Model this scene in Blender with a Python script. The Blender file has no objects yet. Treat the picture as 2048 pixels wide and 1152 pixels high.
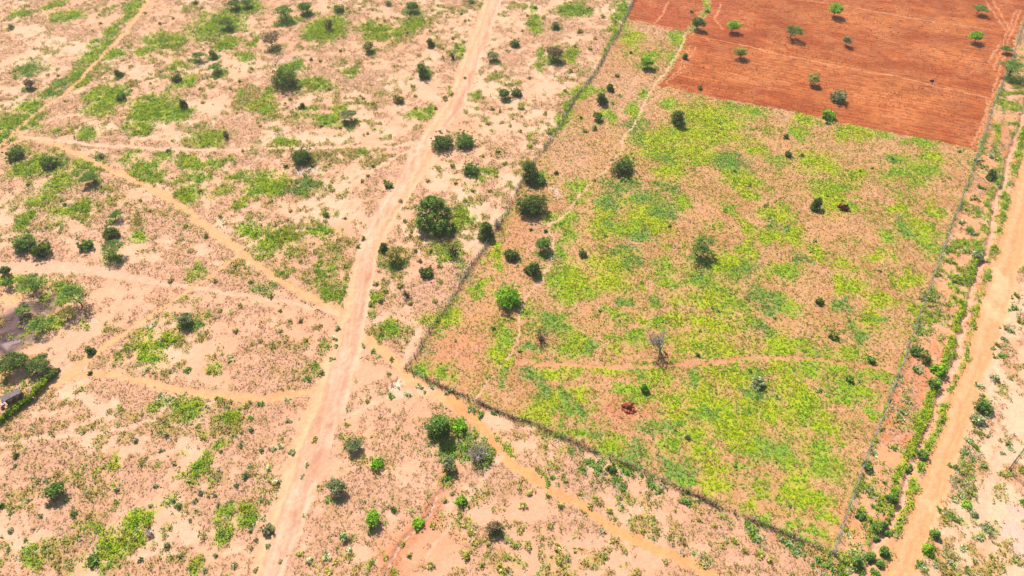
import bpy, math, random
import numpy as np
from mathutils import Vector, Matrix

# ------------------------------------------------------------------ camera, sky, sun, exposure
S = bpy.context.scene
COL = S.collection
CAM_H, PITCH, FPX = 90.0, math.radians(47.0), 1384.0          # drone height, degrees below the horizon, focal length per 2048 px
cd = bpy.data.cameras.new("camera"); cam = bpy.data.objects.new("camera", cd); COL.objects.link(cam)
cam.location = (0, 0, CAM_H); cam.rotation_euler = (math.pi/2 - PITCH, 0, 0)
cd.sensor_width = 36.0; cd.lens = 36.0*FPX/2048.0; cd.clip_start = 1.0; cd.clip_end = 20000.0
S.camera = cam
SUN_EL = math.radians(49.0)
SHX, SHY = 0.42, -0.907                                         # direction in which shadows fall on the ground
sl = bpy.data.lights.new("sun", 'SUN'); sun = bpy.data.objects.new("sun", sl); COL.objects.link(sun)
sl.energy = 4.8; sl.angle = math.radians(0.5); sl.color = (1.0, 0.955, 0.88)
ray = Vector((SHX*math.cos(SUN_EL), SHY*math.cos(SUN_EL), -math.sin(SUN_EL)))
sun.rotation_euler = ray.to_track_quat('-Z', 'Y').to_euler(); sun.location = (0, 120, 150)
W = bpy.data.worlds.new("World"); S.world = W; W.use_nodes = True
wn = W.node_tree; bg = wn.nodes['Background']
sky = wn.nodes.new('ShaderNodeTexSky'); sky.sky_type = 'NISHITA'; sky.sun_disc = False
sky.sun_elevation = SUN_EL; sky.sun_rotation = math.atan2(-SHX, -SHY)
wn.links.new(sky.outputs[0], bg.inputs[0]); bg.inputs[1].default_value = 0.1
S.view_settings.view_transform = 'Standard'; S.view_settings.look = 'None'
S.view_settings.exposure = 0.94; S.view_settings.gamma = 1.0

# ------------------------------------------------------------------ helpers
KEXP = 1.95                                                     # picture brightness of a white level surface in this light
def C(r, g, b, k=1.0):
    "albedo of a level surface that shows as this colour in full sun"
    c = np.array([r, g, b], float)/255.0
    c = np.where(c <= .04045, c/12.92, ((c+.055)/1.055)**2.4)/KEXP*k
    return np.minimum(c, .82)
sP, cP = math.sin(PITCH), math.cos(PITCH)
def G(px, py, z=0.0):
    "ground point seen at a pixel of the 2048 x 1152 photograph"
    u = (px-1024.0)/FPX; v = (576.0-py)/FPX
    dx, dy, dz = u, cP+v*sP, -sP+v*cP
    t = (z-CAM_H)/dz
    return t*dx, t*dy
def MPP(px, py):
    "metres per pixel: across, and along the ground in depth"
    v = (576.0-py)/FPX
    t = CAM_H/(sP-v*cP)
    g = (sP - v*cP)
    return t/FPX, t/FPX/g
def PX(x, y):
    d = np.maximum(y*cP+CAM_H*sP, 1.0); up = y*sP-CAM_H*cP
    return 1024.0+FPX*x/d, 576.0-FPX*up/d
def GL(pts): return [G(*p) for p in pts]

def hsh(ix, iy, seed):
    h = (ix*374761393 + iy*668265263 + seed*982451653) & 0xffffffff
    h = ((h ^ (h >> 13))*1274126177) & 0xffffffff
    h = h ^ (h >> 16)
    return (h & 0xffff)/65535.0
def vn(x, y, seed):
    x0 = np.floor(x).astype(np.int64); y0 = np.floor(y).astype(np.int64)
    fx = x-x0; fy = y-y0
    fx = fx*fx*(3-2*fx); fy = fy*fy*(3-2*fy)
    a = hsh(x0, y0, seed); b = hsh(x0+1, y0, seed); c = hsh(x0, y0+1, seed); d = hsh(x0+1, y0+1, seed)
    return (a+(b-a)*fx)*(1-fy) + (c+(d-c)*fx)*fy
def fbm(x, y, s, seed, octv=3):
    "0..1 noise of feature size s metres"
    t = np.zeros_like(x); amp = 1.0; tot = 0
    for o in range(octv):
        k = 2.0**o/s; ca, sa = math.cos(o*.9+seed), math.sin(o*.9+seed)
        t += amp*vn((x*ca-y*sa)*k+seed*17.3, (x*sa+y*ca)*k-seed*5.1, seed+o*31); tot += amp; amp *= .55
    return t/tot
def ss(a, b, x):
    t = np.clip((x-a)/(b-a), 0, 1); return t*t*(3-2*t)
def lerp(a, b, m):
    "blend of two colours (or colour fields) by a mask"
    m = np.asarray(m)
    if m.ndim == 2: m = m[..., None]
    return a+(b-a)*m
def in_poly(x, y, poly):
    r = np.zeros(x.shape, bool); n = len(poly)
    for i in range(n):
        x1, y1 = poly[i]; x2, y2 = poly[(i+1) % n]
        if y1 == y2: continue
        c = ((y1 > y) != (y2 > y)) & (x < (x2-x1)*(y-y1)/(y2-y1)+x1)
        r ^= c
    return r

def mesh_obj(name, V, F, mat, cols=None, parent=None, smooth=False):
    "one mesh object from numpy arrays; F holds triangles or quads"
    V = np.asarray(V, np.float32); F = np.asarray(F, np.int32); k = F.shape[1]
    me = bpy.data.meshes.new(name)
    me.vertices.add(len(V)); me.vertices.foreach_set('co', V.ravel())
    me.loops.add(F.size); me.loops.foreach_set('vertex_index', F.ravel())
    me.polygons.add(len(F))
    me.polygons.foreach_set('loop_start', np.arange(0, F.size, k, dtype=np.int32))
    if smooth: me.polygons.foreach_set('use_smooth', np.ones(len(F), bool))
    if cols is not None:
        a = me.attributes.new('Col', 'FLOAT_COLOR', 'POINT')
        c4 = np.ones((len(V), 4), np.float32); c4[:, :3] = cols
        a.data.foreach_set('color', c4.ravel())
    me.update(calc_edges=True)
    me.materials.append(mat)
    o = bpy.data.objects.new(name, me); COL.objects.link(o)
    if parent is not None: o.parent = parent
    return o
def tag(o, label=None, cat=None, group=None, kind=None):
    if label: o['label'] = label
    if cat: o['category'] = cat
    if group: o['group'] = group
    if kind: o['kind'] = kind
    return o
def empty(name, loc):
    o = bpy.data.objects.new(name, None); COL.objects.link(o); o.location = loc; o.empty_display_size = .3
    return o

# ------------------------------------------------------------------ materials
def mat_new(name):
    m = bpy.data.materials.new(name); m.use_nodes = True
    nt = m.node_tree; nt.nodes.clear()
    out = nt.nodes.new('ShaderNodeOutputMaterial')
    return m, nt, out
def soil_mat(name, bump=.5, fine=9.0, amt=.22):
    m, nt, out = mat_new(name); N = nt.nodes.new; L = nt.links.new
    at = N('ShaderNodeAttribute'); at.attribute_name = 'Col'
    geo = N('ShaderNodeNewGeometry')
    n1 = N('ShaderNodeTexNoise'); n1.inputs['Scale'].default_value = fine*.22; n1.inputs['Detail'].default_value = 5; n1.inputs['Roughness'].default_value = .65
    n2 = N('ShaderNodeTexNoise'); n2.inputs['Scale'].default_value = fine; n2.inputs['Detail'].default_value = 3
    L(geo.outputs['Position'], n1.inputs['Vector']); L(geo.outputs['Position'], n2.inputs['Vector'])
    ad = N('ShaderNodeMath'); ad.operation = 'ADD'; L(n1.outputs['Fac'], ad.inputs[0]); L(n2.outputs['Fac'], ad.inputs[1])
    mr = N('ShaderNodeMapRange'); mr.inputs['From Min'].default_value = .6; mr.inputs['From Max'].default_value = 1.4
    mr.inputs['To Min'].default_value = 1-amt; mr.inputs['To Max'].default_value = 1+amt; L(ad.outputs[0], mr.inputs['Value'])
    mx = N('ShaderNodeVectorMath'); mx.operation = 'SCALE'; L(at.outputs['Color'], mx.inputs[0]); L(mr.outputs[0], mx.inputs['Scale'])
    b = N('ShaderNodeBump'); b.inputs['Strength'].default_value = bump; b.inputs['Distance'].default_value = .12; L(ad.outputs[0], b.inputs['Height'])
    bs = N('ShaderNodeBsdfPrincipled'); bs.inputs['Roughness'].default_value = .95; bs.inputs['Specular IOR Level'].default_value = .08
    L(mx.outputs[0], bs.inputs['Base Color']); L(b.outputs[0], bs.inputs['Normal']); L(bs.outputs[0], out.inputs[0])
    return m
def leaf_mat(name, trans=.35, up=0.0):
    m, nt, out = mat_new(name); N = nt.nodes.new; L = nt.links.new
    at = N('ShaderNodeAttribute'); at.attribute_name = 'Col'
    geo = N('ShaderNodeNewGeometry')
    n1 = N('ShaderNodeTexNoise'); n1.inputs['Scale'].default_value = 1.3; n1.inputs['Detail'].default_value = 3
    L(geo.outputs['Position'], n1.inputs['Vector'])
    mr = N('ShaderNodeMapRange'); mr.inputs['From Min'].default_value = .3; mr.inputs['From Max'].default_value = .7
    mr.inputs['To Min'].default_value = .75; mr.inputs['To Max'].default_value = 1.25; L(n1.outputs['Fac'], mr.inputs['Value'])
    mx = N('ShaderNodeVectorMath'); mx.operation = 'SCALE'; L(at.outputs['Color'], mx.inputs[0]); L(mr.outputs[0], mx.inputs['Scale'])
    d = N('ShaderNodeBsdfDiffuse'); t = N('ShaderNodeBsdfTranslucent'); s = N('ShaderNodeMixShader'); s.inputs[0].default_value = trans
    if up:                                                        # a tuft scatters light from all its sides: lean the shading normal upwards
        vm = N('ShaderNodeVectorMath'); vm.operation = 'MULTIPLY_ADD'; L(geo.outputs['Normal'], vm.inputs[0]); vm.inputs[1].default_value = (1-up,)*3; vm.inputs[2].default_value = (0, 0, up)
        nz = N('ShaderNodeVectorMath'); nz.operation = 'NORMALIZE'; L(vm.outputs[0], nz.inputs[0]); L(nz.outputs[0], d.inputs['Normal'])
    L(mx.outputs[0], d.inputs[0]); L(mx.outputs[0], t.inputs[0]); L(d.outputs[0], s.inputs[1]); L(t.outputs[0], s.inputs[2])
    L(s.outputs[0], out.inputs[0])
    return m
def plain_mat(name, c, rough=.85, scale=6.0, amt=.35, stretch=None):
    m, nt, out = mat_new(name); N = nt.nodes.new; L = nt.links.new
    tc = N('ShaderNodeTexCoord'); n1 = N('ShaderNodeTexNoise'); n1.inputs['Scale'].default_value = scale; n1.inputs['Detail'].default_value = 6
    if stretch:
        mp = N('ShaderNodeMapping'); mp.inputs['Scale'].default_value = stretch; L(tc.outputs['Object'], mp.inputs[0]); L(mp.outputs[0], n1.inputs['Vector'])
    else: L(tc.outputs['Object'], n1.inputs['Vector'])
    mr = N('ShaderNodeMapRange'); mr.inputs['From Min'].default_value = .3; mr.inputs['From Max'].default_value = .7
    mr.inputs['To Min'].default_value = 1-amt; mr.inputs['To Max'].default_value = 1+amt; L(n1.outputs['Fac'], mr.inputs['Value'])
    mx = N('ShaderNodeVectorMath'); mx.operation = 'SCALE'; mx.inputs[0].default_value = tuple(c); L(mr.outputs[0], mx.inputs['Scale'])
    b = N('ShaderNodeBump'); b.inputs['Strength'].default_value = .5; b.inputs['Distance'].default_value = .03; L(n1.outputs['Fac'], b.inputs['Height'])
    bs = N('ShaderNodeBsdfPrincipled'); bs.inputs['Roughness'].default_value = rough; bs.inputs['Specular IOR Level'].default_value = .2
    L(mx.outputs[0], bs.inputs['Base Color']); L(b.outputs[0], bs.inputs['Normal']); L(bs.outputs[0], out.inputs[0])
    return m
M_SOIL = soil_mat('sandy_soil'); M_FIELD = soil_mat('ploughed_soil', 1.0, 7.0, .3)
M_LEAF = leaf_mat('tree_leaves', .34, .5); M_GRASS = leaf_mat('grass_blades', .28, .78)
M_BARK = plain_mat('dark_bark', (.055, .042, .033)); M_DEAD = plain_mat('bleached_dead_wood', (.26, .21, .2))
M_POST = plain_mat('grey_post_wood', (.22, .19, .16), stretch=(1, 1, .2)); M_WIRE = plain_mat('dull_wire', (.2, .19, .18), .5)
M_THATCH = plain_mat('weathered_thatch', (.115, .085, .085), scale=9, amt=.6, stretch=(1, .15, 1))
M_STICK = plain_mat('stick_wall', (.075, .055, .045), scale=12, stretch=(1, 1, .1))
# ------------------------------------------------------------------ plan of the land (surveyed from the photograph, turned into metres below)
MAIN = [(1010,-60,34),(985,0,36),(965,60,38),(945,110,40),(925,170,42),(902,215,44),(872,260,46),(850,300,56),(820,350,52),(795,390,50),(765,440,50),(740,490,48),(722,550,48),(712,610,52),(700,650,58),(685,710,66),(670,760,74),(650,820,80),(625,880,82),(605,940,80),(585,1000,78),(565,1060,74),(545,1110,72),(528,1160,72),(495,1260,74)]
ROAD = [(2120,170,30),(2085,260,36),(2065,330,42),(2043,420,48),(2000,576,54),(1978,650,46),(1955,726,43),(1930,795,42),(1906,864,43),(1880,935,46),(1854,1008,50),(1825,1080,52),(1797,1152,54),(1745,1290,58)]
GULLY = [(2065,170,8),(2045,235,8),(2027,288,8),(2016,325,9),(2006,373,11),(1991,398,10),(1986,438,9),(1981,475,9),(1971,508,10),(1958,538,8),(1948,570,8),(1943,583,9),(1933,626,11),(1918,688,11),(1908,738,12),(1893,761,18),(1878,796,12),(1871,821,10),(1858,856,10),(1853,869,9),(1831,914,10),(1813,956,10),(1801,1004,11),(1786,1036,12),(1761,1074,12),(1748,1104,13),(1738,1140,13),(1720,1190,13)]
CRACK = [(902,940,5),(889,966,5),(874,999,5),(859,1029,5),(840,1050,5),(822,1069,5),(799,1101,5),(782,1126,6),(772,1152,6),(755,1200,6)]
# footpaths: name, colour key, softness, points (x, y, width)
PATHS = [
 ('o', [(15,285,14),(60,275,14),(95,285,15),(150,305,16),(200,330,16),(250,352,17),(300,375,18),(345,398,20),(385,430,19),(420,460,18),(455,485,18),(480,505,18),(520,535,18),(560,560,18),(600,585,18),(640,605,20),(680,625,24),(702,642,26)]),
 ('o', [(310,-30,10),(295,0,11),(270,40,11),(240,75,11),(205,110,12),(180,135,11),(155,165,10),(120,195,9),(85,215,9),(50,245,10),(25,268,11),(0,290,12),(-30,320,13)]),
 ('p', [(40,272,10),(100,280,12),(200,290,12),(330,298,12),(430,300,11),(560,296,10),(700,293,10),(800,290,12),(850,280,16)]),
 ('p', [(480,500,9),(560,455,9),(620,415,10),(700,370,10),(760,330,10),(820,300,10),(855,285,12)]),
 ('p', [(-60,545,50),(0,540,44),(60,535,42),(130,533,34),(200,542,26),(260,556,20),(330,565,16),(420,580,12),(500,592,11),(580,602,11),(650,618,13),(695,632,16)]),
 ('o', [(480,505,9),(430,545,9),(380,580,9),(330,610,10),(280,645,11),(240,672,13),(200,700,18),(160,730,26),(140,750,34)]),
 ('o', [(-40,890,22),(0,852,20),(50,815,18),(100,775,22),(140,755,30),(180,748,22),(230,748,18),(280,760,18),(330,775,18),(380,785,22),(440,790,22),(520,795,22),(600,785,24),(655,772,30)]),
 ('o', [(700,668,24),(740,682,26),(775,705,24),(800,735,24),(820,760,40),(860,782,40),(900,800,34),(940,832,26),(975,870,24),(1000,910,22),(1040,940,24),(1100,975,24),(1150,1005,24),(1200,1040,24),(1260,1075,25),(1330,1105,25),(1400,1135,25),(1460,1168,26),(1560,1230,26)]),
 ('q', [(900,800,26),(940,832,22),(975,870,20),(1000,910,18),(1040,940,19),(1100,975,19),(1150,1005,19),(1200,1040,20),(1260,1075,20),(1330,1105,20),(1400,1135,21),(1460,1168,22),(1560,1230,22)]),
 ('p', [(690,835,16),(760,800,18),(810,785,26),(860,780,26)]),
 ('p', [(1000,915,18),(965,960,12),(930,1000,10),(890,1060,9),(850,1110,8)]),
 ('p', [(-20,895,12),(60,880,12),(150,872,13),(250,858,13),(310,838,12),(345,800,10)]),
 ('p', [(840,660,14),(820,690,14),(806,725,18)]),
 ('p', [(1000,395,6),(985,440,12),(955,480,12),(948,505,10)]),
 ('k', [(1369,67,5),(1359,100,5),(1334,140,5),(1316,162,5),(1299,185,5),(1289,207,6),(1279,228,7),(1269,252,6),(1249,270,6),(1241,300,5),(1215,340,5),(1180,370,5),(1149,398,5),(1141,415,6),(1129,430,7),(1101,448,8),(1101,468,6),(1106,493,6),(1096,528,6),(1084,558,7),(1065,577,8),(1049,601,6),(1039,633,6),(1040,661,5),(1022,705,5),(1004,733,5),(972,766,6),(959,793,7),(950,802,7)]),
 ('r', [(1040,722,14),(1120,728,13),(1200,733,13),(1290,735,13),(1350,730,13),(1400,726,14),(1450,722,13),(1520,712,11),(1600,717,10),(1700,728,10),(1795,742,11)]),
 ('r', [(1215,105,4),(1231,82,5),(1248,46,5)]),('r', [(1195,148,4),(1212,118,5),(1236,78,5)]),
 ('p', [(1958,700,10),(1975,775,12),(1985,830,14),(2010,900,20),(1985,945,24),(1965,1000,26),(1960,1060,20)]),
 ('p', [(2030,560,10),(2008,640,10),(1985,730,9),(1965,800,8),(1945,880,8)]),
]
FIELD1 = [(1290,-40),(1269,0),(1253,38),(1286,45),(1319,54),(1364,64),(1399,32),(1406,0),(1415,-40)]
FIELD2 = [(1432,-40),(1421,0),(1419,25),(1399,55),(1371,70),(1366,100),(1341,140),(1319,173),(1349,177),(1424,194),(1536,214),(1643,236),(1711,251),(1786,266),(1886,286),(1948,302),(1966,262),(1986,203),(2006,155),(2031,82),(2048,32),(2075,-40)]
PASTURE = [(1666,1109),(1611,1086),(1541,1056),(1486,1034),(1436,1014),(1386,989),(1311,956),(1269,936),(1214,916),(1149,886),(1099,864),(1049,841),(1022,836),(947,801),(899,781),(862,763),(812,738),(817,726),(832,711),(859,663),(887,626),(912,586),(932,550),(957,513),(982,475),(1002,443),(1022,410),(1049,350),(1086,300),(1111,270),(1149,200),(1174,170),(1194,145),(1211,110),(1231,80),(1249,42),(1269,0),(1290,-40),(2075,-40),(2048,32),(2033,82),(2006,165),(1971,262),(1958,298),(1941,350),(1921,403),(1901,458),(1881,510),(1861,570),(1833,643),(1808,716),(1786,773),(1753,861),(1721,944),(1698,1011),(1676,1076)]
VERGE = [(1676,1150),(1676,1076),(1698,1011),(1721,944),(1753,861),(1786,773),(1833,643),(1861,570),(1901,458),(1941,350),(1971,262),(2006,165),(2046,50),(2140,50),(2100,220),(2030,440),(1976,576),(1936,726),(1886,864),(1831,1008),(1771,1152),(1730,1260),(1560,1260)]
F_PALE = [(1666,1109),(1676,1076),(1698,1011),(1721,944),(1753,861),(1771,816),(1786,773),(1808,716),(1833,643),(1856,583),(1881,510),(1901,458),(1921,403),(1941,350),(1958,298),(1971,262),(1986,212),(2006,165),(2026,110),(2046,50),(2062,5),(2080,-50)]
F_BRUSH = [(1666,1109),(1611,1086),(1541,1056),(1486,1034),(1436,1014),(1386,989),(1311,956),(1269,936),(1214,916),(1149,886),(1099,864),(1049,841),(1022,836),(947,801),(899,781),(862,763),(812,738)]
F_WEEDY = [(812,738),(817,726),(832,711),(844,686),(859,663),(887,626),(912,586),(932,550),(957,513),(982,475),(1002,443),(1022,410),(1049,350),(1086,300),(1111,270),(1149,200),(1174,170),(1194,145),(1211,110),(1231,80),(1249,42),(1269,0),(1285,-30)]
F_RAIL = [(2085,850),(2048,897),(2030,920),(2013,943),(2048,973),(2090,1010)]
HEDGE = [(95,757),(88,768),(76,784),(60,799),(42,813),(22,828),(5,840),(-18,852),(-40,864)]

# ground cover: kind: x,y,rx,ry ...   y yellow-green  g green  d dark bluish green  o olive  s silvery
COVER = dict(
y="""1262 75 14 14;1142 112 10 12;1275 232 9 10;1400 230 38 18;1430 245 45 16;1380 272 60 16;1310 278 36 16;1450 275 36 12;1605 238 14 11;1712 262 22 13;1685 270 14 9
1330 305 56 12;1390 308 36 13;1340 335 18 15;1480 360 22 18;1512 296 20 10;1500 390 14 10;1205 435 17 28;1290 440 34 18;1312 452 22 14;1230 520 34 12;1215 555 28 18;1150 560 26 24;1455 525 28 14;1486 455 11 18;1495 500 13 13;1525 470 12 10
1620 325 22 16;1655 400 24 22;1660 330 20 14;1560 430 22 12;1595 470 16 16;1555 472 18 12;1630 510 13 10;1700 570 24 12;1805 555 26 12;1690 530 18 13;1760 512 22 8;1840 455 18 12;1860 310 16 13;1870 420 16 12;1790 420 18 10;1710 350 16 10
1270 635 10 8;1345 640 13 13;1400 600 34 13;1420 645 34 13;1410 682 36 13;1445 700 34 12;1375 705 16 10;1230 700 12 8;1160 690 18 9;1110 745 24 10;1215 745 24 8;1320 750 16 15;1075 822 24 14;1425 748 20 14;1470 755 18 18;1410 790 32 18;1340 812 18 18;1355 835 24 10;1430 820 36 18;1470 850 36 18;1500 820 20 14
1550 685 26 14;1695 578 20 11;1755 598 20 8;1740 625 10 14;1745 645 14 14;1820 610 11 10;1560 730 20 9;1580 772 18 15;1600 800 20 18;1650 848 24 12;1560 832 22 26;1620 965 18 13;1640 1015 22 11;1600 998 20 15;1420 945 20 10;1390 880 22 12;1410 915 26 12;1420 970 15 12;1690 885 9 13;1485 885 18 12;1495 1005 12 13;1000 710 9 12;880 637 22 10;985 505 9 24;905 632 18 11;1010 735 10 8;1165 795 14 8;1100 800 20 10
545 485 30 16;108 10 12 7;25 243 18 9;215 195 22 15;295 212 24 14;655 52 20 13;750 58 22 11;530 210 22 10;680 222 13 8;570 290 14 8;555 365 22 11;545 370 20 10;490 405 10 10;440 382 16 9;300 690 28 15;235 932 13 14;240 1090 16 14;265 1050 10 14;215 1110 18 10;420 272 22 9""",
g="""134 32 22 7;45 26 12 7;270 10 13 9;255 32 11 9;228 62 10 11;205 86 11 8;176 116 13 11;152 148 13 10;100 188 18 7;60 215 20 9;25 240 24 13;65 243 18 11;5 275 16 13;158 168 11 8;220 105 18 8;320 80 25 12;350 85 18 10;290 100 12 7;350 130 13 8;430 50 36 18;500 15 15 10;455 85 17 11;505 85 8 8;490 112 18 6;210 200 26 19;310 215 33 21;345 225 36 13;366 165 13 9;425 272 29 11;110 262 15 7;170 265 15 8;280 256 18 8
655 55 25 17;625 66 14 7;750 60 24 12;795 65 11 8;825 50 13 10;590 132 14 9;630 165 26 8;655 242 17 8;620 222 10 8;850 228 22 10;920 105 13 11;960 190 11 7;700 145 16 6;540 190 10 13
1150 20 22 9;1068 22 5 9;1071 45 6 10;1079 58 8 6;1080 108 5 8;1082 130 5 11;1245 14 9 13;1235 40 9 12;1228 62 7 8;1175 178 15 9;1150 195 12 8;1135 215 11 10;1120 240 11 10;1110 262 9 8;1355 80 9 13;1340 115 11 9;1190 178 13 6;1300 108 14 5;1412 12 6 16;1340 210 15 8;1460 215 19 8;1500 225 19 9;1600 268 12 8;1760 265 12 6;1845 285 21 8;1800 283 10 6;1289 190 9 7;1265 215 10 10;1223 237 11 13
1160 370 18 9;1150 395 13 9;1125 440 20 13;1130 465 13 13;1120 500 13 18;1112 560 17 22;1135 585 20 18;1180 585 20 12;1255 400 18 10;1360 400 16 13;1245 455 20 11;1340 560 18 14;1320 530 13 14;1400 555 28 15;1455 535 32 16;1430 580 22 10;1495 500 14 14;1460 420 12 9;1525 472 13 13;1795 350 34 8;1800 315 18 9;1850 340 26 13;1840 370 13 8;1780 480 18 13;1850 485 17 18;1670 375 28 12;1580 540 24 14;1560 545 22 13;1640 375 16 14;1700 415 14 9;1550 320 14 10
1060 625 15 13;1120 645 18 10;1140 670 22 18;1140 695 32 15;1230 625 13 9;1310 645 22 10;1275 675 18 12;1220 670 8 8;1460 610 28 13;1500 640 18 10;1000 690 11 26;1012 660 10 18;1155 748 12 7;1250 785 28 11;1280 800 22 14;1345 855 22 10;1460 735 14 8;1440 840 34 14;1510 800 16 14;1580 617 22 12;1615 700 13 12;1700 705 20 13;1560 690 22 14;1620 740 22 18;1685 748 24 13;1700 790 38 13;1750 752 26 8;1600 820 26 14;1650 850 26 12;1750 825 10 8;1590 680 18 12
1150 868 36 8;1230 895 24 16;1340 885 13 9;1370 960 18 10;1510 890 22 18;1540 1040 12 9;1590 930 15 18;1640 895 24 15;1650 930 22 22;1640 1015 24 12;1600 1000 24 14;1600 1043 14 8;1640 1070 16 8;1520 980 14 10;1555 905 26 20;895 745 13 13;845 742 15 11;785 665 22 12;740 598 13 9;660 588 26 15;645 545 15 11;705 555 9 11;990 540 12 9;950 570 15 9;960 585 12 8
70 330 36 18;40 305 18 10;130 365 22 13;165 338 24 12;150 420 28 12;90 400 20 11;50 440 18 14;185 325 14 8;290 335 25 13;255 312 13 8;330 312 13 8;380 325 24 8;430 320 17 8;400 355 24 8;305 360 17 9;375 390 19 11;485 350 17 9;270 475 12 7;393 550 14 14;485 470 18 13;530 370 26 14;545 488 38 20;720 305 15 7;640 460 22 7;905 505 22 14;925 440 14 16;965 350 12 10;360 815 34 11;310 715 24 10;420 740 9 9;450 840 18 11;450 1030 14 13;500 1035 9 16;455 1060 13 13;65 1122 18 11;390 1125 13 18;225 1090 22 18;320 1005 14 9;350 960 12 11;385 932 22 16;440 892 11 13;285 1035 13 10;205 1120 22 11;170 1135 18 10;985 900 15 18;895 935 12 14;60 562 26 12;70 655 24 22;125 585 20 12;110 640 14 12;10 565 14 10""",
d="""905 886 36 17;958 900 20 14;58 140 21 11;130 163 14 9;110 185 14 6;45 252 12 7;70 248 10 7;8 282 12 9;310 200 14 6;250 188 10 6;590 128 12 8;575 140 14 10;1150 22 12 6;1270 262 15 20;1278 245 10 10;1460 330 34 16;1455 318 28 10;1320 310 22 8;1213 400 17 17;1255 365 28 9;1225 372 15 11;1222 440 11 11;1290 400 24 13;1330 425 22 14;1340 375 18 11;1275 470 20 10;1265 525 24 9;1490 545 20 13;1400 550 12 12;1600 520 9 13;1810 460 11 15;1540 450 12 8;1570 455 10 8;1790 320 14 8;1090 640 13 15;1118 648 14 8;1180 690 14 12;1060 700 17 9;1245 600 9 9;1305 600 17 9;1520 590 24 16;1520 655 13 18;1065 757 20 11;1080 782 16 12;1130 795 11 18;1150 825 14 13;1275 742 18 9;1180 855 22 9;1310 850 26 13;1385 755 9 10;1510 790 17 18;1685 612 11 11;1700 650 11 10;1760 645 9 9;1720 675 15 8;1550 790 10 9;1270 920 26 9;1290 905 16 12;1350 935 24 20;1555 900 26 20;1000 757 16 10;990 785 10 8;620 375 26 10;130 320 12 8;525 575 18 12;1560 600 18 12;1540 615 20 10;1495 740 14 10;1420 830 12 8;1250 500 14 8;1390 850 10 8""",  # first blob: dark herbs laid where the junction tree's shadow falls, deepening it
o="""190 140 26 16;330 100 30 20;480 205 26 18;495 180 14 12;550 230 26 12;590 235 26 12;630 175 26 12;700 130 20 10;800 70 30 16;840 45 26 16;580 30 30 14;640 320 26 22;700 310 30 14;750 320 26 14;180 340 26 12;230 385 20 12;60 420 40 24;140 440 46 22;270 440 26 14;250 400 30 12;180 420 26 16;575 470 26 14;600 500 20 12;690 530 14 14;800 510 20 13;660 575 24 14;560 545 22 14;620 560 22 12;290 700 40 20;250 720 26 14;330 640 22 12;400 640 18 10;270 835 20 8;330 850 24 12;400 860 30 12;455 845 26 14;150 945 24 14;120 955 20 14;190 960 26 14;210 985 30 16;230 1010 20 12;40 985 16 12;25 1020 22 18;170 1062 22 22;110 1100 20 14;120 1130 26 14;60 1120 24 16;250 1085 12 18;400 1120 16 18;470 1060 16 16;440 955 18 12;300 940 18 12;1075 960 26 12;1100 925 14 10;1135 900 24 12;1395 1085 10 12;1090 400 16 10;1040 330 10 16;1010 770 20 10;870 660 10 8;920 640 12 8;1170 560 20 12;1330 460 30 16;1590 370 30 16;1560 350 26 14;1440 490 16 12;1690 480 36 12;1760 440 30 12;1500 680 24 12;1640 640 24 12;1670 690 24 10;1480 960 28 12;1560 960 20 14;1660 1040 20 14;1700 840 20 12;1120 690 12 10;1190 640 16 10;1480 620 24 10;1070 800 20 10;700 890 14 12;735 880 20 12;760 920 20 14""",
s="""1860 598 18 12;1872 615 12 10;1855 640 9 7;1835 660 10 7;1845 735 10 7;1795 830 16 9;1810 808 14 9;1740 930 10 8;1755 975 10 10;1752 998 10 12;1716 1020 14 10;1700 1068 8 7;1985 300 22 9;1975 345 10 6;1960 330 10 7;1990 375 12 8;1955 420 12 8;1940 460 16 10;1925 490 12 8;2000 305 14 12;2025 345 14 14;2010 360 12 14;2035 610 10 28;2020 660 14 14;2000 690 12 12;1985 712 14 10;1960 768 12 8;1965 825 18 12;1950 850 14 12;1945 875 12 10;1935 905 16 14;1918 935 12 12;1930 975 22 14;1905 1038 16 10;1950 1030 18 9;1975 1054 18 10;2020 885 16 10;1905 1110 10 8;1835 1128 14 8;1795 1040 12 14;1815 1015 8 10;1790 1110 8 10;1700 1105 24 14;1690 1130 18 12;1185 935 30 18;1240 955 16 22;1310 972 18 18;1265 945 14 10;1100 960 16 10;1145 905 14 8;1590 1092 20 16;1570 1080 14 10;1640 1128 18 14;1660 1140 14 8;1510 1060 14 20;1500 1045 12 8;1530 1085 14 10;1380 1110 20 8;1400 1122 18 8;1015 1040 12 10;1210 1060 10 8;1180 990 10 8;1210 1000 8 8;865 700 12 10;835 745 14 8;905 600 14 12;890 620 8 10;930 545 14 14;960 500 10 10;1005 470 8 8;1020 415 8 8;880 655 8 8;845 690 9 10;680 660 10 22;675 685 8 10;650 740 13 9;780 790 14 9;735 785 12 8""")
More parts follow.
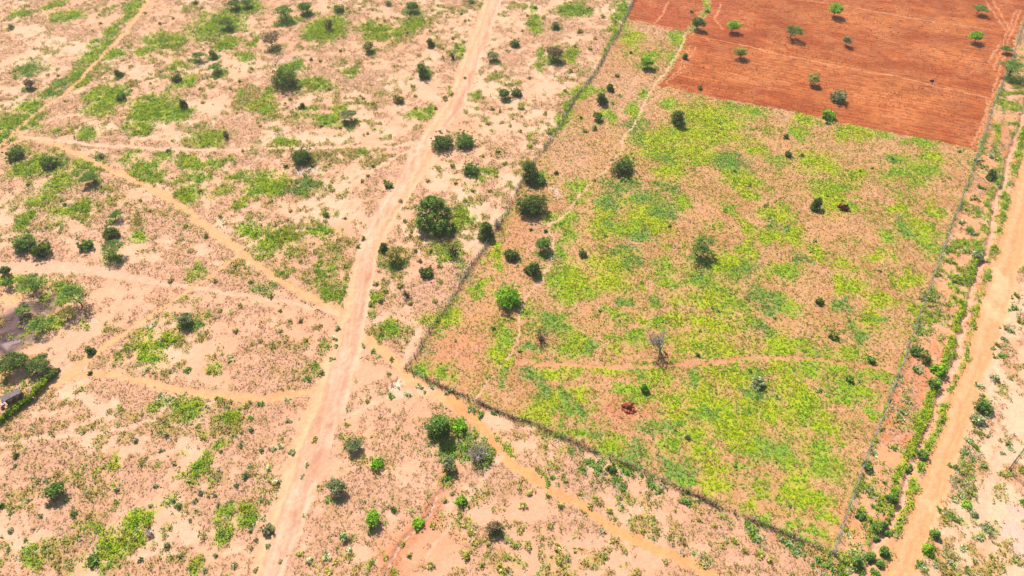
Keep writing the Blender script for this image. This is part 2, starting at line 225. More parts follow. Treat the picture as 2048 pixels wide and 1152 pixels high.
STRIPS = [  # long narrow strips of herbs: kind, points with width
 ('g', [(1995,250,14),(1990,300,12),(2000,330,10),(1992,372,10),(1975,400,16),(1970,440,18),(1960,480,18),(1950,520,14),(1935,570,14),(1925,620,14),(1910,670,16),(1900,710,18),(1890,745,14),(1868,770,12),(1855,810,16),(1840,850,18),(1825,890,16),(1805,930,16),(1790,970,16),(1780,1000,10)]),
 ('y', [(1925,590,10),(1912,650,12),(1900,690,12),(1885,730,10),(1850,830,14),(1835,870,14),(1815,910,10),(1795,960,12),(1782,1010,10),(1765,1060,8)]),
 ('g', [(2050,250,14),(2038,300,14),(2025,350,14),(2010,400,16),(2005,440,16),(1998,480,16),(1990,520,12),(1975,550,14),(1965,590,14),(1955,620,12),(1945,670,14),(1935,710,16),(1920,750,12),(1900,800,12),(1888,830,12),(1872,862,14),(1850,910,16),(1835,945,16),(1820,985,12),(1803,1030,10),(1785,1075,10)]),
 ('d', [(1998,560,10),(1985,610,8)]),
 ('s', [(1264,5,8),(1249,35,9),(1236,62,9),(1222,92,8),(1205,120,8),(1190,148,9),(1170,172,10),(1147,196,12),(1128,226,11),(1115,255,10),(1104,278,9),(1088,298,7)]),
 ('g', [(1256,5,10),(1240,40,10),(1225,78,8),(1206,112,6)]),
 ('g', [(1672,1095,7),(1698,1016,7),(1721,949,8),(1753,866,6),(1786,778,7),(1833,648,7),(1861,575,6),(1901,463,7),(1941,355,7),(1971,267,8)]),
 ('g', [(1965,1080,10),(1967,960,5)]),('g', [(1972,770,8),(1973,800,10)]),
 ('g', [(1660,1100,10),(1611,1078,12),(1541,1048,12),(1486,1026,10),(1436,1004,8)]),
 ('o', [(1436,1008,10),(1386,982,10),(1311,950,10),(1214,910,9),(1149,880,9),(1099,858,10)]),
]
BARE = """70 120 50 15;110 135 22 10;150 100 40 18;40 180 40 10;290 140 20 8;155 190 16 10;280 140 20 10;330 245 40 8;400 215 40 15;480 125 28 9;60 60 46 12;100 85 40 9;210 260 60 7;350 250 30 6;40 215 26 6;200 30 50 12
600 112 30 9;870 120 20 13;860 190 24 13;945 150 13 40;700 190 20 9;620 195 24 8;560 272 40 8;760 262 40 8;690 282 60 6;990 140 15 9;965 100 10 30;930 200 12 16
1075 30 14 14;1215 25 16 14;1090 175 16 18;1100 240 18 18;1040 200 13 13;1080 150 10 14;1065 230 14 18;1200 60 14 10
145 398 18 8;175 302 30 8;390 340 24 8;270 490 13 18;300 515 26 10;400 500 30 10;440 450 16 10;270 520 20 10;440 530 24 8
700 445 58 24;575 408 24 10;935 410 28 18;960 490 12 28;1010 360 18 15;825 350 14 22;860 330 14 14;625 340 20 8;680 480 26 12;640 430 20 9;870 370 16 12;690 400 20 8;945 375 24 10
215 595 30 20;440 690 30 18;500 655 24 12;190 812 40 13;210 832 30 10;420 762 50 10;215 640 10 24;150 735 40 14;480 640 20 10;540 640 30 8;380 700 20 14;480 770 30 8;500 720 26 10
560 655 24 8;620 700 16 16;740 690 40 18;715 740 50 20;803 772 15 12;760 640 26 8;990 850 30 13;760 750 40 9;540 690 20 10;590 660 16 10;850 800 30 8;540 770 30 8
220 890 40 11;380 1050 40 13;330 1062 26 8;420 960 18 18;250 1030 18 6;300 1105 40 18;480 1110 28 13;480 940 14 18;430 930 16 10;380 900 26 10;110 1070 13 20;85 1010 8 26;290 910 40 10;330 1020 16 10;400 1000 18 12
540 940 18 13;820 1075 20 14;740 1105 40 18;800 1112 50 18;920 1060 28 9;960 985 28 13;970 1040 22 24;690 920 18 13;900 1010 12 20;790 1030 18 10;640 1000 10 26;610 1080 10 20
1060 1020 26 16;1040 1120 50 15;1300 1080 36 34;1290 1025 30 16;1160 1120 20 10;1240 1130 30 10;1420 1100 26 14;1100 1060 20 9;1480 1120 26 14;1300 1130 40 12;1340 1060 20 14
1980 985 50 36;2020 1060 36 56;2010 790 36 56;1955 1055 16 12;2030 700 14 30;1990 930 16 14;2040 900 14 16;1880 1100 14 20"""
STRAW = """130 430 100 60;110 930 110 44;260 790 50 26;250 780 60 30;240 980 90 46;540 650 60 20;80 480 60 40;200 450 60 40;330 470 80 30;620 320 50 22;520 330 40 20;350 210 60 24;560 160 80 26;900 300 40 18;650 130 90 26;800 990 60 50;740 980 60 40;620 1080 60 50;1120 950 70 40;1150 1050 80 40;120 60 60 26;140 40 50 20;90 185 60 16;480 240 60 26;300 300 60 10;800 590 50 30;360 560 80 26;250 600 60 40;420 620 70 26;580 730 60 40;400 840 80 30;560 830 60 40;1100 130 60 30;1130 60 60 26;1030 100 40 40;720 160 70 30;780 340 50 20;900 540 50 30;860 620 40 30;480 580 40 14;560 880 40 50;720 860 50 18;850 950 60 40;1470 1050 60 20;100 1080 100 50;330 960 60 40;450 1000 50 60;930 160 40 40"""
def parse(s):
    return [tuple(float(v) for v in e.split()) for ln in s.split('\n') for e in ln.split(';') if e.strip()]
COVER = {k: parse(v) for k, v in COVER.items()}; BARE = parse(BARE); STRAW = parse(STRAW)
# ------------------------------------------------------------------ trees and bushes: x y crown-width form colour | label
# forms: D dense dome to the ground, A flat-topped with a trunk, O open round crown on a trunk, T tall upright, S small low, B bare
TREES = """
21 53 15 S k|small dark round bush alone on pale sand near the top corner of the photo
55 165 22 O r|reddish brown half bare shrub standing on pale sand beyond the weedy upper path
453 41 28 A k|dark acacia with a flat crown in the green patch above the weedy upper path
470 5 24 A k|dark acacia at the upper edge beside a bright green patch, fuller of the close pair
493 4 22 A k|slender dark acacia at the upper edge, beside its fuller neighbour
391 4 13 S k|small dark bush cut by the upper edge west of the acacia pair
395 106 24 A g|thin flat-topped acacia above a pool of shadow beside a narrow green bush
426 107 15 T g|narrow green bush standing between two thin flat-topped acacias
432 131 27 A g|thin umbrella acacia leaning over its dark shadow, lower of the two by the narrow bush
353 154 22 D k|low dark bush with a bright green patch at its foot, in open tufted sand
235 145 13 T k|small upright dark shrub in olive grass east of the weedy upper path
242 193 20 D k|small dark bush at the edge of the brightest green patch near the weedy path
366 206 17 T k|dark upright bush at the tip of the large bright green patch
451 268 16 B r|bare pale brown shrub at the end of a green patch above the pale crossing path
569 19 40 A g|wide umbrella acacia with a thin trunk and an oval shadow beneath it
615 11 28 O g|mid green rounded tree at the upper edge beside the wide umbrella acacia
678 16 20 D g|round green bush near the upper edge, east of the mid green rounded tree
655 47 24 B k|leafless dark tree standing in a bright green patch
537 76 40 O r|round greyish brown tree with a dark trunk above the reddish bare spot
776 5 16 S k|small dark bush at the upper edge, halfway between the acacias and the main track
820 10 25 O g|green and yellow tree at the upper edge west of the main track
942 1 17 S k|dark bush cut by the upper edge just west of the main track
737 89 24 O o|olive tree with a dark lower half on a shaded green patch
860 84 15 T k|thin tall dark tree with a dark shadow at its foot, in open sand
906 110 15 B r|thin dry brown shrub beside a reddish mound west of the main track
912 89 11 S g|tiny green bush just above the thin dry brown shrub
987 110 22 A y|grey acacia just east of the main track, with a green patch of shadow
847 136 26 T g|tall dark green bush narrowing upwards, alone on sand west of the main track
568 151 56 D k|very large dark dome tree south of the reddish bare spot
603 210 11 T k|tiny dark green upright bush below the very large dome tree
702 229 30 A y|grey umbrella acacia beside a yellow green patch, its shadow on green herbs
797 196 22 D o|loose olive grey bush between the grey umbrella acacia and the main track
622 118 8 S k|tiny dark bush east of the reddish bare spot
884 281 44 D k|large dark dome bush at the track fork, western one of a touching pair
930 277 42 D g|large greener dome bush at the track fork, eastern one of a touching pair
1011 185 24 O g|green bushy tree with a dark foot on pale sand east of the main track
1033 183 22 D k|darker bush close behind the green bushy tree east of the main track
1070 14 10 S k|tiny dark bush at the head of a green line of herbs
1112 46 16 O y|small grey green tree above a very dark shadow in the tufted sand
1029 84 20 D g|mid green bush beside the green line of herbs east of the main track
1106 101 34 O r|tall greyish brown tree with a visible trunk and a broad green shadow
1396 44 30 O k|dark tree on the grassy balk between the two ploughed red fields
1415 21 9 S k|tiny dark bush in the green balk above the dark balk tree
1383 22 9 S g|tiny bush alone on the smaller ploughed red field
1466 47 28 O b|bright green tree with an oval shadow on the red field near its balk
1370 110 11 T g|small narrow green tree on the corner edge of the large red field
1484 104 28 O o|pale olive tree on the red field with a dark trailing shadow
1296 122 30 O b|bright round-topped tree with a trunk in the dry corner by the field footpath
1219 172 14 T k|thin dark tree leaning beside a thicker dark bush in the dry corner
1205 194 22 T k|thick dark upright bush in the dry corner, next to a thin leaning tree
1189 231 20 O k|small dark tree with a visible trunk south of the thick dark bush
1261 104 8 S k|tiny dark bush in pinkish dry grass near the bright round-topped tree
1359 232 30 T k|dark pointed bush at the top of the bright yellow green grass
1234 150 11 S y|tiny pale grey bush below the bright round-topped tree
1161 234 9 S k|tiny dark bush beside the weedy fence in the dry corner
1400 175 12 S k|low dark shrub lying on the lower edge of the large red field
1672 20 33 O b|bright green rounded tree with a heavy black shadow on the red field
1586 56 36 O g|large mid green tree with an upswept crown on the red field
1696 80 24 O y|grey open-crowned tree with a thin trunk on the red field
1958 72 28 O b|vivid green tree with a dark lower stem on the red field by the pale fence
1958 15 26 A g|green umbrella tree on the red field at the upper edge
1623 155 29 O o|olive green branching tree with a tail of shadow below the pale field line
1678 192 32 D y|round grey green dome bush on the red field near its lower edge
1658 226 28 D b|bright bushy dome on the lower boundary of the red field
1656 245 11 S k|tiny dark bush just below the bright boundary dome
1573 271 15 S k|small dark bush in pale grass under the red field boundary
2017 97 20 A g|small umbrella acacia against the pale fence at the red field corner
2027 132 50 A g|very wide umbrella acacia over the pale fence, with black shade beneath
27 305 38 D k|pale-topped dark bush near the weedy path junction at the photo's edge
98 322 36 D k|dark dome bush in a bright green patch by the diagonal footpath
186 350 32 A g|small umbrella acacia above its black shadow by the diagonal footpath
225 431 26 A g|small acacia on a thin bent trunk, topmost of a cluster of four
219 463 34 D k|dark rounded tree between the topmost and the broad acacia of its cluster
170 488 28 D g|green bush on the outer western side of the four tree cluster
213 490 46 A g|broad acacia with a thin trunk over a black shadow, lowest of its cluster
45 482 46 D g|large green tree above the pale sandy path, larger of a merged pair
78 495 42 D k|darker rounded tree above the pale sandy path, merged with a larger neighbour
337 301 12 S k|small dark bush at the tip of a green patch below the pale crossing path
200 310 20 S y|low grey green shrub beside the diagonal footpath near its start
55 369 8 S k|tiny dark bush in dry grass south of the dome by the diagonal footpath
129 408 9 S k|tiny dark bush beside a bare pale spot in dry grass
4 540 24 O k|dark tree at the photo's edge just below the wide pale path
14 562 26 O g|green tree at the photo's edge with a shaded foot beside the ash patches
60 562 46 A g|wide low acacia with a crooked trunk over the dark round ash patch
152 592 62 A g|widest thorn acacia with forked dark limbs, east of the round ash patch
126 626 36 A o|thin olive acacia on a leaning trunk below the widest thorn acacia
74 646 42 A g|green acacia leaning out over the edge of the large grey ash patch
36 620 30 A g|crooked black-trunked acacia standing on the large grey ash patch
14 722 50 A k|broad dark acacia above the hut, outermost of the row at the photo's edge
46 722 38 A k|dark acacia in the middle of the row shading the hut yard
82 722 42 A k|grey green acacia at the eastern end of the row above the hut
101 745 26 D k|black shaded bush at the head of the clipped hedge
602 308 46 D k|large dark dome bush beside a grey pink bare patch below the crossing path
868 425 75 M g|biggest green tree, many-lobed, standing east of the main track
942 337 32 D g|grey topped green bush with a trailing green patch, west of the weedy fence
972 454 34 T k|tall ragged bush close to the weedy fence beside the biggest tree
781 505 40 O o|straggly olive tree with a dark arm and a black shadow beside the main track
767 492 18 T k|small dark upright bush merged with the straggly olive tree
852 543 26 D k|small dark two-lobed bush south of the biggest tree
907 500 30 B o|thin bare shrub in a bright olive patch below the biggest tree
777 369 16 D k|small dark bush at the western rim of the main track
652 428 16 S k|small dark bush west of the large bare sand patch
995 448 16 B w|bleached bare shrub caught on the weedy fence
1063 338 42 T k|tall dark ragged tree on the weedy fence line
1078 358 26 D g|lower green bush at the foot of the tall ragged fence tree
1065 404 62 D k|large dark spreading dome inside the weedy fence
1247 327 50 D k|round dark dome with a black shadow beside the field footpath
1396 486 54 O g|airy rounded tree with a soft shadow in the middle of the green pasture
1166 506 17 D k|small dark bush in the pasture east of the field footpath
1068 533 28 T k|dark upright bush with a black shadow beside the field footpath
1024 508 30 D k|dark two-part bush between the weedy fence and the field footpath
1082 487 34 O g|scraggly green bush over the bend in the field footpath
1113 344 12 S k|small dark bush in dry grass near the tall ragged fence tree
1091 462 9 S k|tiny dark bush touching the field footpath
1061 458 9 S g|tiny grey green bush in bare pinkish grass inside the weedy fence
1577 307 15 D k|dark small bush in the upper pasture, larger of a spaced pair
1604 309 10 S k|tiny dark bush in the upper pasture, smaller of a spaced pair
1635 405 24 T k|ragged dark tree with a long black shadow beside the dark brush heap
1986 346 18 T k|dark narrow bush in the herbs between the pale fence and the gully
1958 510 22 D s|bluish green round bush beside the gully bed
370 641 32 O y|grey green shrub with dark stems in the sand below the diagonal footpath
178 699 16 T k|dark green upright bush beside the path to the hut
180 745 10 S k|tiny dark bush on the sandy rise east of the hedge
1017 589 62 D b|large vivid green dome with a black shadow on the field footpath
813 588 18 B k|small bare dark tree east of the main track
1084 672 26 B r|brown leafless shrub beside a vivid green grass patch
1290 774 17 T b|upright yellow green bush with a black base in the lower pasture
1396 710 10 S k|tiny dark bush just above the pasture track
1519 763 26 D s|bluish round bush in the yellow grass of the lower pasture
1640 601 16 D k|lone small dark bush on a bare streak in the eastern pasture
1668 668 20 D o|small dark bush flecked yellow in the eastern pasture
1743 718 15 D g|dark round bush just above the pasture track near the pale fence
1833 700 25 D g|dark green bush right against the pale fence, wider of two
1853 712 21 T o|yellow tinted bush beside the wider dark one at the pale fence
1700 757 15 D g|green bush below the pasture track in the lower pasture
1376 871 17 S s|bluish low bush in the yellow grass above the brush fence
872 843 52 T g|large green tree with a black shadow below the path junction
917 850 34 D b|bright green rounded bush attached to a large tree at the path junction
704 888 30 A y|grey green leaning acacia with its shadow beside it, between the two tracks
752 926 26 D b|bright green bush in herbs next to the grey leaning acacia
672 973 38 O y|grey green round tree above a black shadow near the main track
902 924 32 O y|grey green bush at the head of the erosion crack
957 904 44 B w|purplish grey dead brush inside a ring of green herbs
748 1036 34 O b|yellow green tree casting a ragged shadow on bare sand
836 1045 24 D b|vivid small green bush on the erosion crack
787 1019 13 S k|tiny dark bush on sand between the yellow green tree and the crack
536 1058 24 D y|grey green bush at the western rim of the main track
120 974 38 O g|grey green tree with a dark shadow in the olive scrub
31 911 13 S k|small dark bush alone in brown grass
147 1027 17 S k|small dark green bush below the grey green tree in the olive scrub
356 1011 15 S k|small bluish dark bush in pale scrub by the diagonal green strip
297 1065 15 B w|pale bleached dead shrub on bare sand
3 1010 13 S k|dark little bush at the photo's edge in olive scrub
185 1121 22 D g|green bush at the lower end of the diagonal green strip
992 1053 30 O r|dry brown shrub with a dark side on pale sand
922 1000 22 D b|bright green low bush on pink soil east of the erosion crack
1224 937 19 D k|dark green bush standing by the brush fence in silvery herbs
1847 909 20 D g|dark round bush between the gully and the orange road
1816 936 16 D g|dark bush on the gully bank, uppermost of the bank bushes
1786 994 21 T g|tall dark oval bush on the western gully bank
1752 1053 21 D g|dark bush over the gully, bigger of a touching pair
1767 1048 15 D g|dark bush over the gully, smaller of a touching pair
1777 1039 9 S g|tiny dark bush above the touching pair in the gully
1753 1077 11 D g|round green bush just under the touching pair in the gully
1777 1066 12 D g|round green bush between the gully bed and the orange road
1769 1100 18 T g|tall green bush at the orange road side of the gully's lower end
1741 1112 18 T g|tall dark bush on the far bank of the gully's lower end
1760 1126 15 D g|green bush in the middle of the gully's lower end
1751 1146 15 D g|dark bush cut by the lower edge at the gully
1718 1126 21 T g|dark leaning bush with a black shadow near the fence corner
1721 1029 18 D g|green bush on bare red soil east of the pale fence
1736 931 20 D g|bright bush pressed against the eastern side of the pale fence
1871 1066 16 T g|dark green bush on the eastern rim of the orange road
1858 1096 18 T b|bright green bush on the eastern rim of the orange road
1870 765 25 D g|green herb bush spilling into the bend of the gully
1880 738 28 D b|bright green bush on the western side of the gully bend
1976 1054 26 S s|wide silvery green bush alone on pale sand east of the orange road
1948 1026 18 S s|silvery grey bush at the edge of the pale clearing
1935 1008 23 S b|yellow green low bush bordering the pale clearing
1970 812 33 D g|large green bush east of the orange road, beside the pale clearing
1957 838 25 D s|silvery bush below the large green one east of the orange road
2046 1002 10 S b|tiny bright bush at the photo's edge on the pale clearing
1991 754 21 S s|pale green bush with a silvery rim, midway along the pale clearing
"""
# small shrubs nothing tells apart: label, group, form, colour, spots x y w
SHRUBS = [
 ("small silvery spiky shrub on sand round the footpath and main track junction", "spiky shrubs round the path junction", 'R', 's',
  "814 788 17;839 771 15;863 770 16;897 781 19;942 817 18;962 831 18;782 718 15;694 848 18;735 800 14;779 790 15;640 744 18;618 757 18;664 716 15;779 746 11;850 785 10;915 795 12;985 826 14;757 712 12;727 690 14;745 700 12"),
 ("small grey green shrub on the bank of the main track's lower stretch", "shrubs along the lower main track", 'S', 's',
  "629 879 14;552 962 16;561 890 14;583 903 18;545 895 14;522 998 13;668 675 13;676 655 14;672 690 12;612 928 12;604 952 10;690 890 12;536 935 12;528 1035 13;608 1030 8;534 1090 12;560 1120 10;602 1105 16;654 1140 16;670 1125 14;688 1075 22;697 1100 18;655 1110 18;618 1120 16"),
 ("small spiky grey green shrub in the pale scrub by the path to the hut", "shrubs by the hut path", 'R', 's',
  "437 798 20;493 808 22;322 792 16;370 787 9;415 813 12;343 795 12;352 800 10;396 850 14;500 835 16;470 870 14;520 807 16;575 800 13;455 815 10;395 822 12;290 742 12;374 738 16;420 742 18;460 718 16;300 655 14;310 645 12;252 690 11"),
 ("olive grey scrub bush in the sandy scrub below the brush fence and the orange footpath", "scrub bushes south of the orange footpath", 'S', 'o',
  "932 1109 24;1002 1133 28;964 1127 16;942 1064 18;890 1000 14;905 985 12;865 1050 14;806 1087 18;818 1110 14;860 1130 16;770 1115 13;975 1085 14;1040 1060 16;1055 1090 18;1100 1050 16;1120 1120 20;1115 1095 18;1150 1100 14;1210 1110 18;1225 1080 16;1250 1100 14;1275 1140 16;1220 1020 14;1180 1010 16;1160 985 12;1130 960 14;1095 990 14;1060 985 14;1045 1010 18;1120 1010 20;1330 1120 14;1420 1085 12;1410 1130 16;1470 1080 18;1490 1100 14;1520 1110 18;1540 1120 16;1430 1050 14;1400 1040 10;1285 1060 12;1390 1000 12;1350 1020 10"),
 ("leafy green succulent clump beside the brush fence, on the sandy side", "leafy clumps along the brush fence", 'R', 'g',
  "1374 999 24;1376 985 16;1505 1060 22;1496 1045 16;1512 1075 20;1575 1085 20;1590 1100 20;1600 1088 16;1560 1078 14;1640 1120 22;1655 1132 20;1625 1130 16;1670 1142 16;1180 925 22;1195 938 20;1165 935 18;1200 920 16;1235 955 20;1245 975 18;1252 945 16;1305 970 20;1318 985 16;1298 960 14;1285 950 12;1105 955 18;1098 968 16;1142 900 14"),
 ("silvery herb bush on the bare orange verge between the pale fence and the gully", "herb bushes on the orange verge", 'R', 's',
  "1855 592 22;1868 608 20;1848 598 16;1862 625 16;1835 652 16;1842 664 14;1830 735 20;1838 742 12;1798 828 22;1808 822 16;1795 840 16;1815 805 14;1790 768 14;1803 760 12;1800 855 12;1905 520 16;1930 500 14;1922 440 16;1930 483 14;1940 455 18;1945 465 18;1968 330 14;1950 395 16;1955 315 18;1990 300 16;1982 310 18;1960 372 16;1915 550 14;1895 500 14;1910 560 16;1880 548 12;1700 1068 14;1752 905 16;1790 895 14;1748 985 18;1758 1000 16;1770 965 14;1745 945 14;1715 990 12;1705 1100 18;1690 1120 20;1710 1090 16;1700 1140 18"),
 ("grey green herb bush east of the orange road, in the belt before the pale clearing", "herb bushes east of the orange road", 'R', 's',
  "2035 590 20;2030 615 20;2040 640 20;2022 660 18;2008 675 18;2010 655 14;1998 690 18;2005 710 18;1990 712 16;1985 695 14;1960 770 18;1968 790 16;1950 860 18;1965 865 20;1940 880 18;1930 900 20;1945 915 18;1955 895 16;1915 935 20;1925 945 18;1918 960 14;1940 980 20;1925 990 18;1930 965 16;1910 1000 14;1900 1030 18;1895 1045 16;1915 1040 16;1880 1020 14;1840 1125 18;1850 1135 18;1870 1130 14;1905 1125 20;1925 1095 16;1960 1075 18;1985 1110 18;2000 1090 12;2015 884 22;2020 895 14;2005 905 12;1970 930 14;1990 1130 16;1950 1120 14;1935 1140 16;1890 1110 12;2030 1120 14"),
 ("small dark tuft of shrub in the tufted sand east of the main track's upper stretch", "shrubs east of the upper main track", 'S', 'o',
  "1059 154 9;1015 100 10;1045 215 10;1000 220 10;1020 250 10;1100 265 10;1090 225 12;1130 180 10;1140 140 12;1120 20 12;1160 60 14;1180 15 14;1205 30 14;985 215 12;975 245 10;1060 290 12;1040 260 12;995 300 12;965 310 10;1010 325 12;980 380 10;1055 30 8;1045 60 8;945 380 10;905 330 12;1180 95 12;1150 90 10;1190 75 10"),
 ("small olive shrub in the tufted sand between the main track and the weedy upper path", "shrubs of the upper scrub", 'S', 'o',
  "640 120 9;680 100 10;755 35 10;770 40 10;760 50 9;815 65 9;885 95 10;905 75 9;660 175 12;745 205 10;725 195 9;830 190 10;825 170 13;900 185 14;890 195 12;930 155 8;640 250 11;680 252 12;735 265 10;780 270 10;720 190 8;860 60 8;920 25 10;930 40 9;580 195 12;570 205 8;665 240 9;760 245 9;830 215 9;870 215 10;520 250 9;430 155 9;400 175 10;405 203 10;330 215 9;460 175 10;480 160 10;500 135 10;300 165 8;320 45 9;345 35 9;290 25 9;175 205 8;130 200 9;115 150 8;95 148 9;200 45 8;185 60 8;230 155 8;255 245 8;345 280 9;555 300 9;485 300 9;460 310 10"),
 ("small olive shrub in the dry scrub between the diagonal footpath and the main track", "shrubs of the middle scrub", 'S', 'o',
  "650 440 12;655 430 12;690 435 10;540 400 12;570 330 14;610 350 12;625 330 10;660 370 12;725 360 12;735 350 10;770 360 12;745 330 10;725 475 14;715 490 12;690 530 14;630 500 14;560 490 10;600 520 12;640 520 12;690 555 10;750 565 14;760 600 14;740 610 10;770 580 12;830 500 12;840 520 14;880 560 14;800 570 14;820 605 12;870 600 12;880 530 12;860 500 12;930 400 10;910 365 10;855 360 10;830 410 10;820 470 12;810 440 10;800 400 10;580 420 10;520 450 10;470 400 12;440 430 12;400 380 12;420 350 10;350 390 12;300 420 12;280 400 10;410 470 14;370 450 12;380 500 12;340 560 12;430 560 12;470 530 12;500 560 14;540 590 14;600 640 12;640 650 12;560 620 12;480 610 12;440 620 10;560 660 12;610 680 12;580 640 10;520 680 12;470 660 14"),
 ("tiny grey shrub in the pinkish scrub south of the hut's hedge", "shrubs of the lower scrub", 'S', 'y',
  "90 960 14;95 1010 14;30 930 10;55 1000 12;80 1030 12;130 1000 10;230 980 14;310 970 12;345 1000 14;320 900 12;270 880 14;300 1010 12;400 985 14;430 990 12;470 970 16;500 930 14;490 950 18;460 1000 14;435 1010 12;390 1000 14;380 960 12;350 925 12;330 870 14;440 900 10;480 890 14;500 1060 12;510 1080 12;470 1130 14;430 1110 14;330 1090 18;280 1120 16;360 1110 14;410 1140 14;380 1040 10;340 1055 10;240 1110 10;270 1060 10;50 1080 12;20 1060 12;15 1100 12;510 1140 12;520 900 14;500 860 14;575 840 14"),
 ("small dark low shrub standing alone in the grass of the fenced pasture", "low shrubs in the pasture", 'S', 'g',
  "1350 860 8;1344 790 7;1435 620 9;1425 615 9;1550 635 9;1720 760 12;1640 780 10;1500 370 9;1530 410 10;1470 340 9;1630 480 10;1760 540 9;1720 340 8;1900 355 9;1920 302 9;1785 315 9;1745 335 9;1685 400 7;1700 420 7;1655 390 7;1440 245 7;1250 350 10;1190 360 9;1210 470 9;1340 450 9;1450 420 10;1540 450 9;1610 700 9;1500 740 10;1400 660 9;1200 620 9;1240 640 8;1610 850 9;1700 640 8;1165 880 9;1470 930 9;1440 934 5;1580 1010 10;1040 700 12;985 655 12;910 680 8;905 752 8;925 740 6;1055 430 7;1190 255 14;1170 260 12;1240 190 9;1225 205 8"),
]
def rows(s):
    return [tuple(float(v) for v in e.split()) for e in s.split(';')]
# ------------------------------------------------------------------ the land: one grid, fine where the photograph looks, coarse to the horizon
def axis(a, b, step, far):
    core = np.arange(a, b+step*.5, step); out = []
    d = step; v = core[-1]; hi = []
    while v < far: d *= 1.35; v += d; hi.append(v)
    d = step; v = core[0]; lo = []
    while v > -far: d *= 1.35; v -= d; lo.append(v)
    return np.concatenate([lo[::-1], core, hi])
AX = axis(-186, 186, .30, 4000); AY = axis(6, 230, .30, 4000)
GX, GY = np.meshgrid(AX, AY)                                     # rows = y
NY, NX = GX.shape
def local(x0, x1, y0, y1):
    i0, i1 = np.searchsorted(AX, [x0, x1]); j0, j1 = np.searchsorted(AY, [y0, y1])
    return slice(max(j0-1, 0), j1+1), slice(max(i0-1, 0), i1+1)
def lerp2(a, b, m): return a+(b-a)*m
w1 = fbm(GX, GY, 3.5, 11, 3)-.5; w2 = fbm(GX, GY, 3.5, 12, 3)-.5
u1 = fbm(GX, GY, .9, 13, 2)-.5; u2 = fbm(GX, GY, .9, 14, 2)-.5
WX, WY = GX+w1*5.0+u1*1.6, GY+w2*5.0+u2*1.6                      # ragged outlines for patches of plants
PWX, PWY = GX+w1*.9+u1*.85, GY+w2*.9+u2*.85                      # gently ragged outlines for tracks
def blobs(lst, hard=.35, grow=1.0):
    m = np.zeros_like(GX)
    for (px, py, rx, ry) in lst:
        cx, cy = G(px, py); a, b = MPP(px, py); rx, ry = rx*a*grow, ry*b*grow
        R = max(rx, ry)*1.5+3.5
        s = local(cx-R, cx+R, cy-R, cy+R)
        d = np.hypot((WX[s]-cx)/rx, (WY[s]-cy)/ry)
        m[s] = np.maximum(m[s], 1-ss(1-hard, 1+hard, d))
    return m
def strip(pts, soft=.35, warp=True, grow=1.0):
    "mask, and signed offset across (-1..1), of a band along a line of (px, py, width px)"
    m = np.zeros_like(GX); off = np.zeros_like(GX); best = np.full(GX.shape, 9.0)
    P = []
    for (px, py, w) in pts:
        x, y = G(px, py); a, b = MPP(px, py); P.append((x, y, w*a*.5*grow))
    for (x1, y1, r1), (x2, y2, r2) in zip(P[:-1], P[1:]):
        R = max(r1, r2)*1.6+1.5
        s = local(min(x1, x2)-R, max(x1, x2)+R, min(y1, y2)-R, max(y1, y2)+R)
        X, Y = (PWX[s], PWY[s]) if warp else (GX[s], GY[s])
        dx, dy = x2-x1, y2-y1; LL = dx*dx+dy*dy
        t = np.clip(((X-x1)*dx+(Y-y1)*dy)/LL, 0, 1)
        ex, ey = X-x1-t*dx, Y-y1-t*dy
        r = r1+(r2-r1)*t
        d = np.hypot(ex, ey)/r
        sg = np.sign(dx*ey-dy*ex)
        upd = d < best[s]
        best[s] = np.where(upd, d, best[s]); off[s] = np.where(upd, d*sg, off[s])
    m = 1-ss(1-soft, 1+soft, best)
    return m, off
n_big = fbm(GX, GY, 22, 1, 3); n_mid = fbm(GX, GY, 5.0, 2, 4); n_sml = fbm(GX, GY, 1.3, 3, 3); n_fin = fbm(GX, GY, .55, 4, 2)
n_mid2 = fbm(GX, GY, 7.0, 5, 4); n_sml2 = fbm(GX, GY, 1.0, 6, 3)

pasture = in_poly(GX, GY, GL(PASTURE)).astype(float)
verge = in_poly(PWX, PWY, GL(VERGE)).astype(float)
FWX, FWY = GX+w1*1.6+u1*1.2, GY+w2*1.6+u2*1.2                      # spilled soil and a weedy margin make the field edge ragged
fieldm = np.maximum(in_poly(FWX, FWY, GL(FIELD1)), in_poly(FWX, FWY, GL(FIELD2))).astype(float)
bare = blobs(BARE, .5); straw = blobs(STRAW, .6)
cov = {k: blobs(v, .72, 1.24 if k in 'yg' else 1.14) for k, v in COVER.items()}
for ln in TREES.strip().split('\n'):                             # green herbs under the trees, offset into their shadows so these read darker
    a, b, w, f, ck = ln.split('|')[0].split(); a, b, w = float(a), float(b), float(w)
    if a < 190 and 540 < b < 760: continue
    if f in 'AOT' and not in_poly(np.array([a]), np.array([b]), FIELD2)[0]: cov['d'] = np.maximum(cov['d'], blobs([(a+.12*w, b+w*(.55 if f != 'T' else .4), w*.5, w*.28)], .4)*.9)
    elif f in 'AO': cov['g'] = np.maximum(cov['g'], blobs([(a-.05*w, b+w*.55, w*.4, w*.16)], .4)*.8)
for k, pts in STRIPS:
    m, _ = strip([(a, b, c*.8) for a, b, c in pts], .6); 
    gap = ss(.40, .54, n_mid*.5+n_sml*.5+.05)
    cov[k] = np.maximum(cov[k], m*gap)
m_main, o_main = strip(MAIN, .16); m_road, o_road = strip(ROAD, .16)
m_gul, o_gul = strip(GULLY, .3); m_crk, o_crk = strip(CRACK, .5, True, 1.4)
paths = [(c, ) + strip(p, .42, True, .86) for c, p in PATHS]
m_path = np.zeros_like(GX)
for c, m, o in paths: m_path = np.maximum(m_path, m)
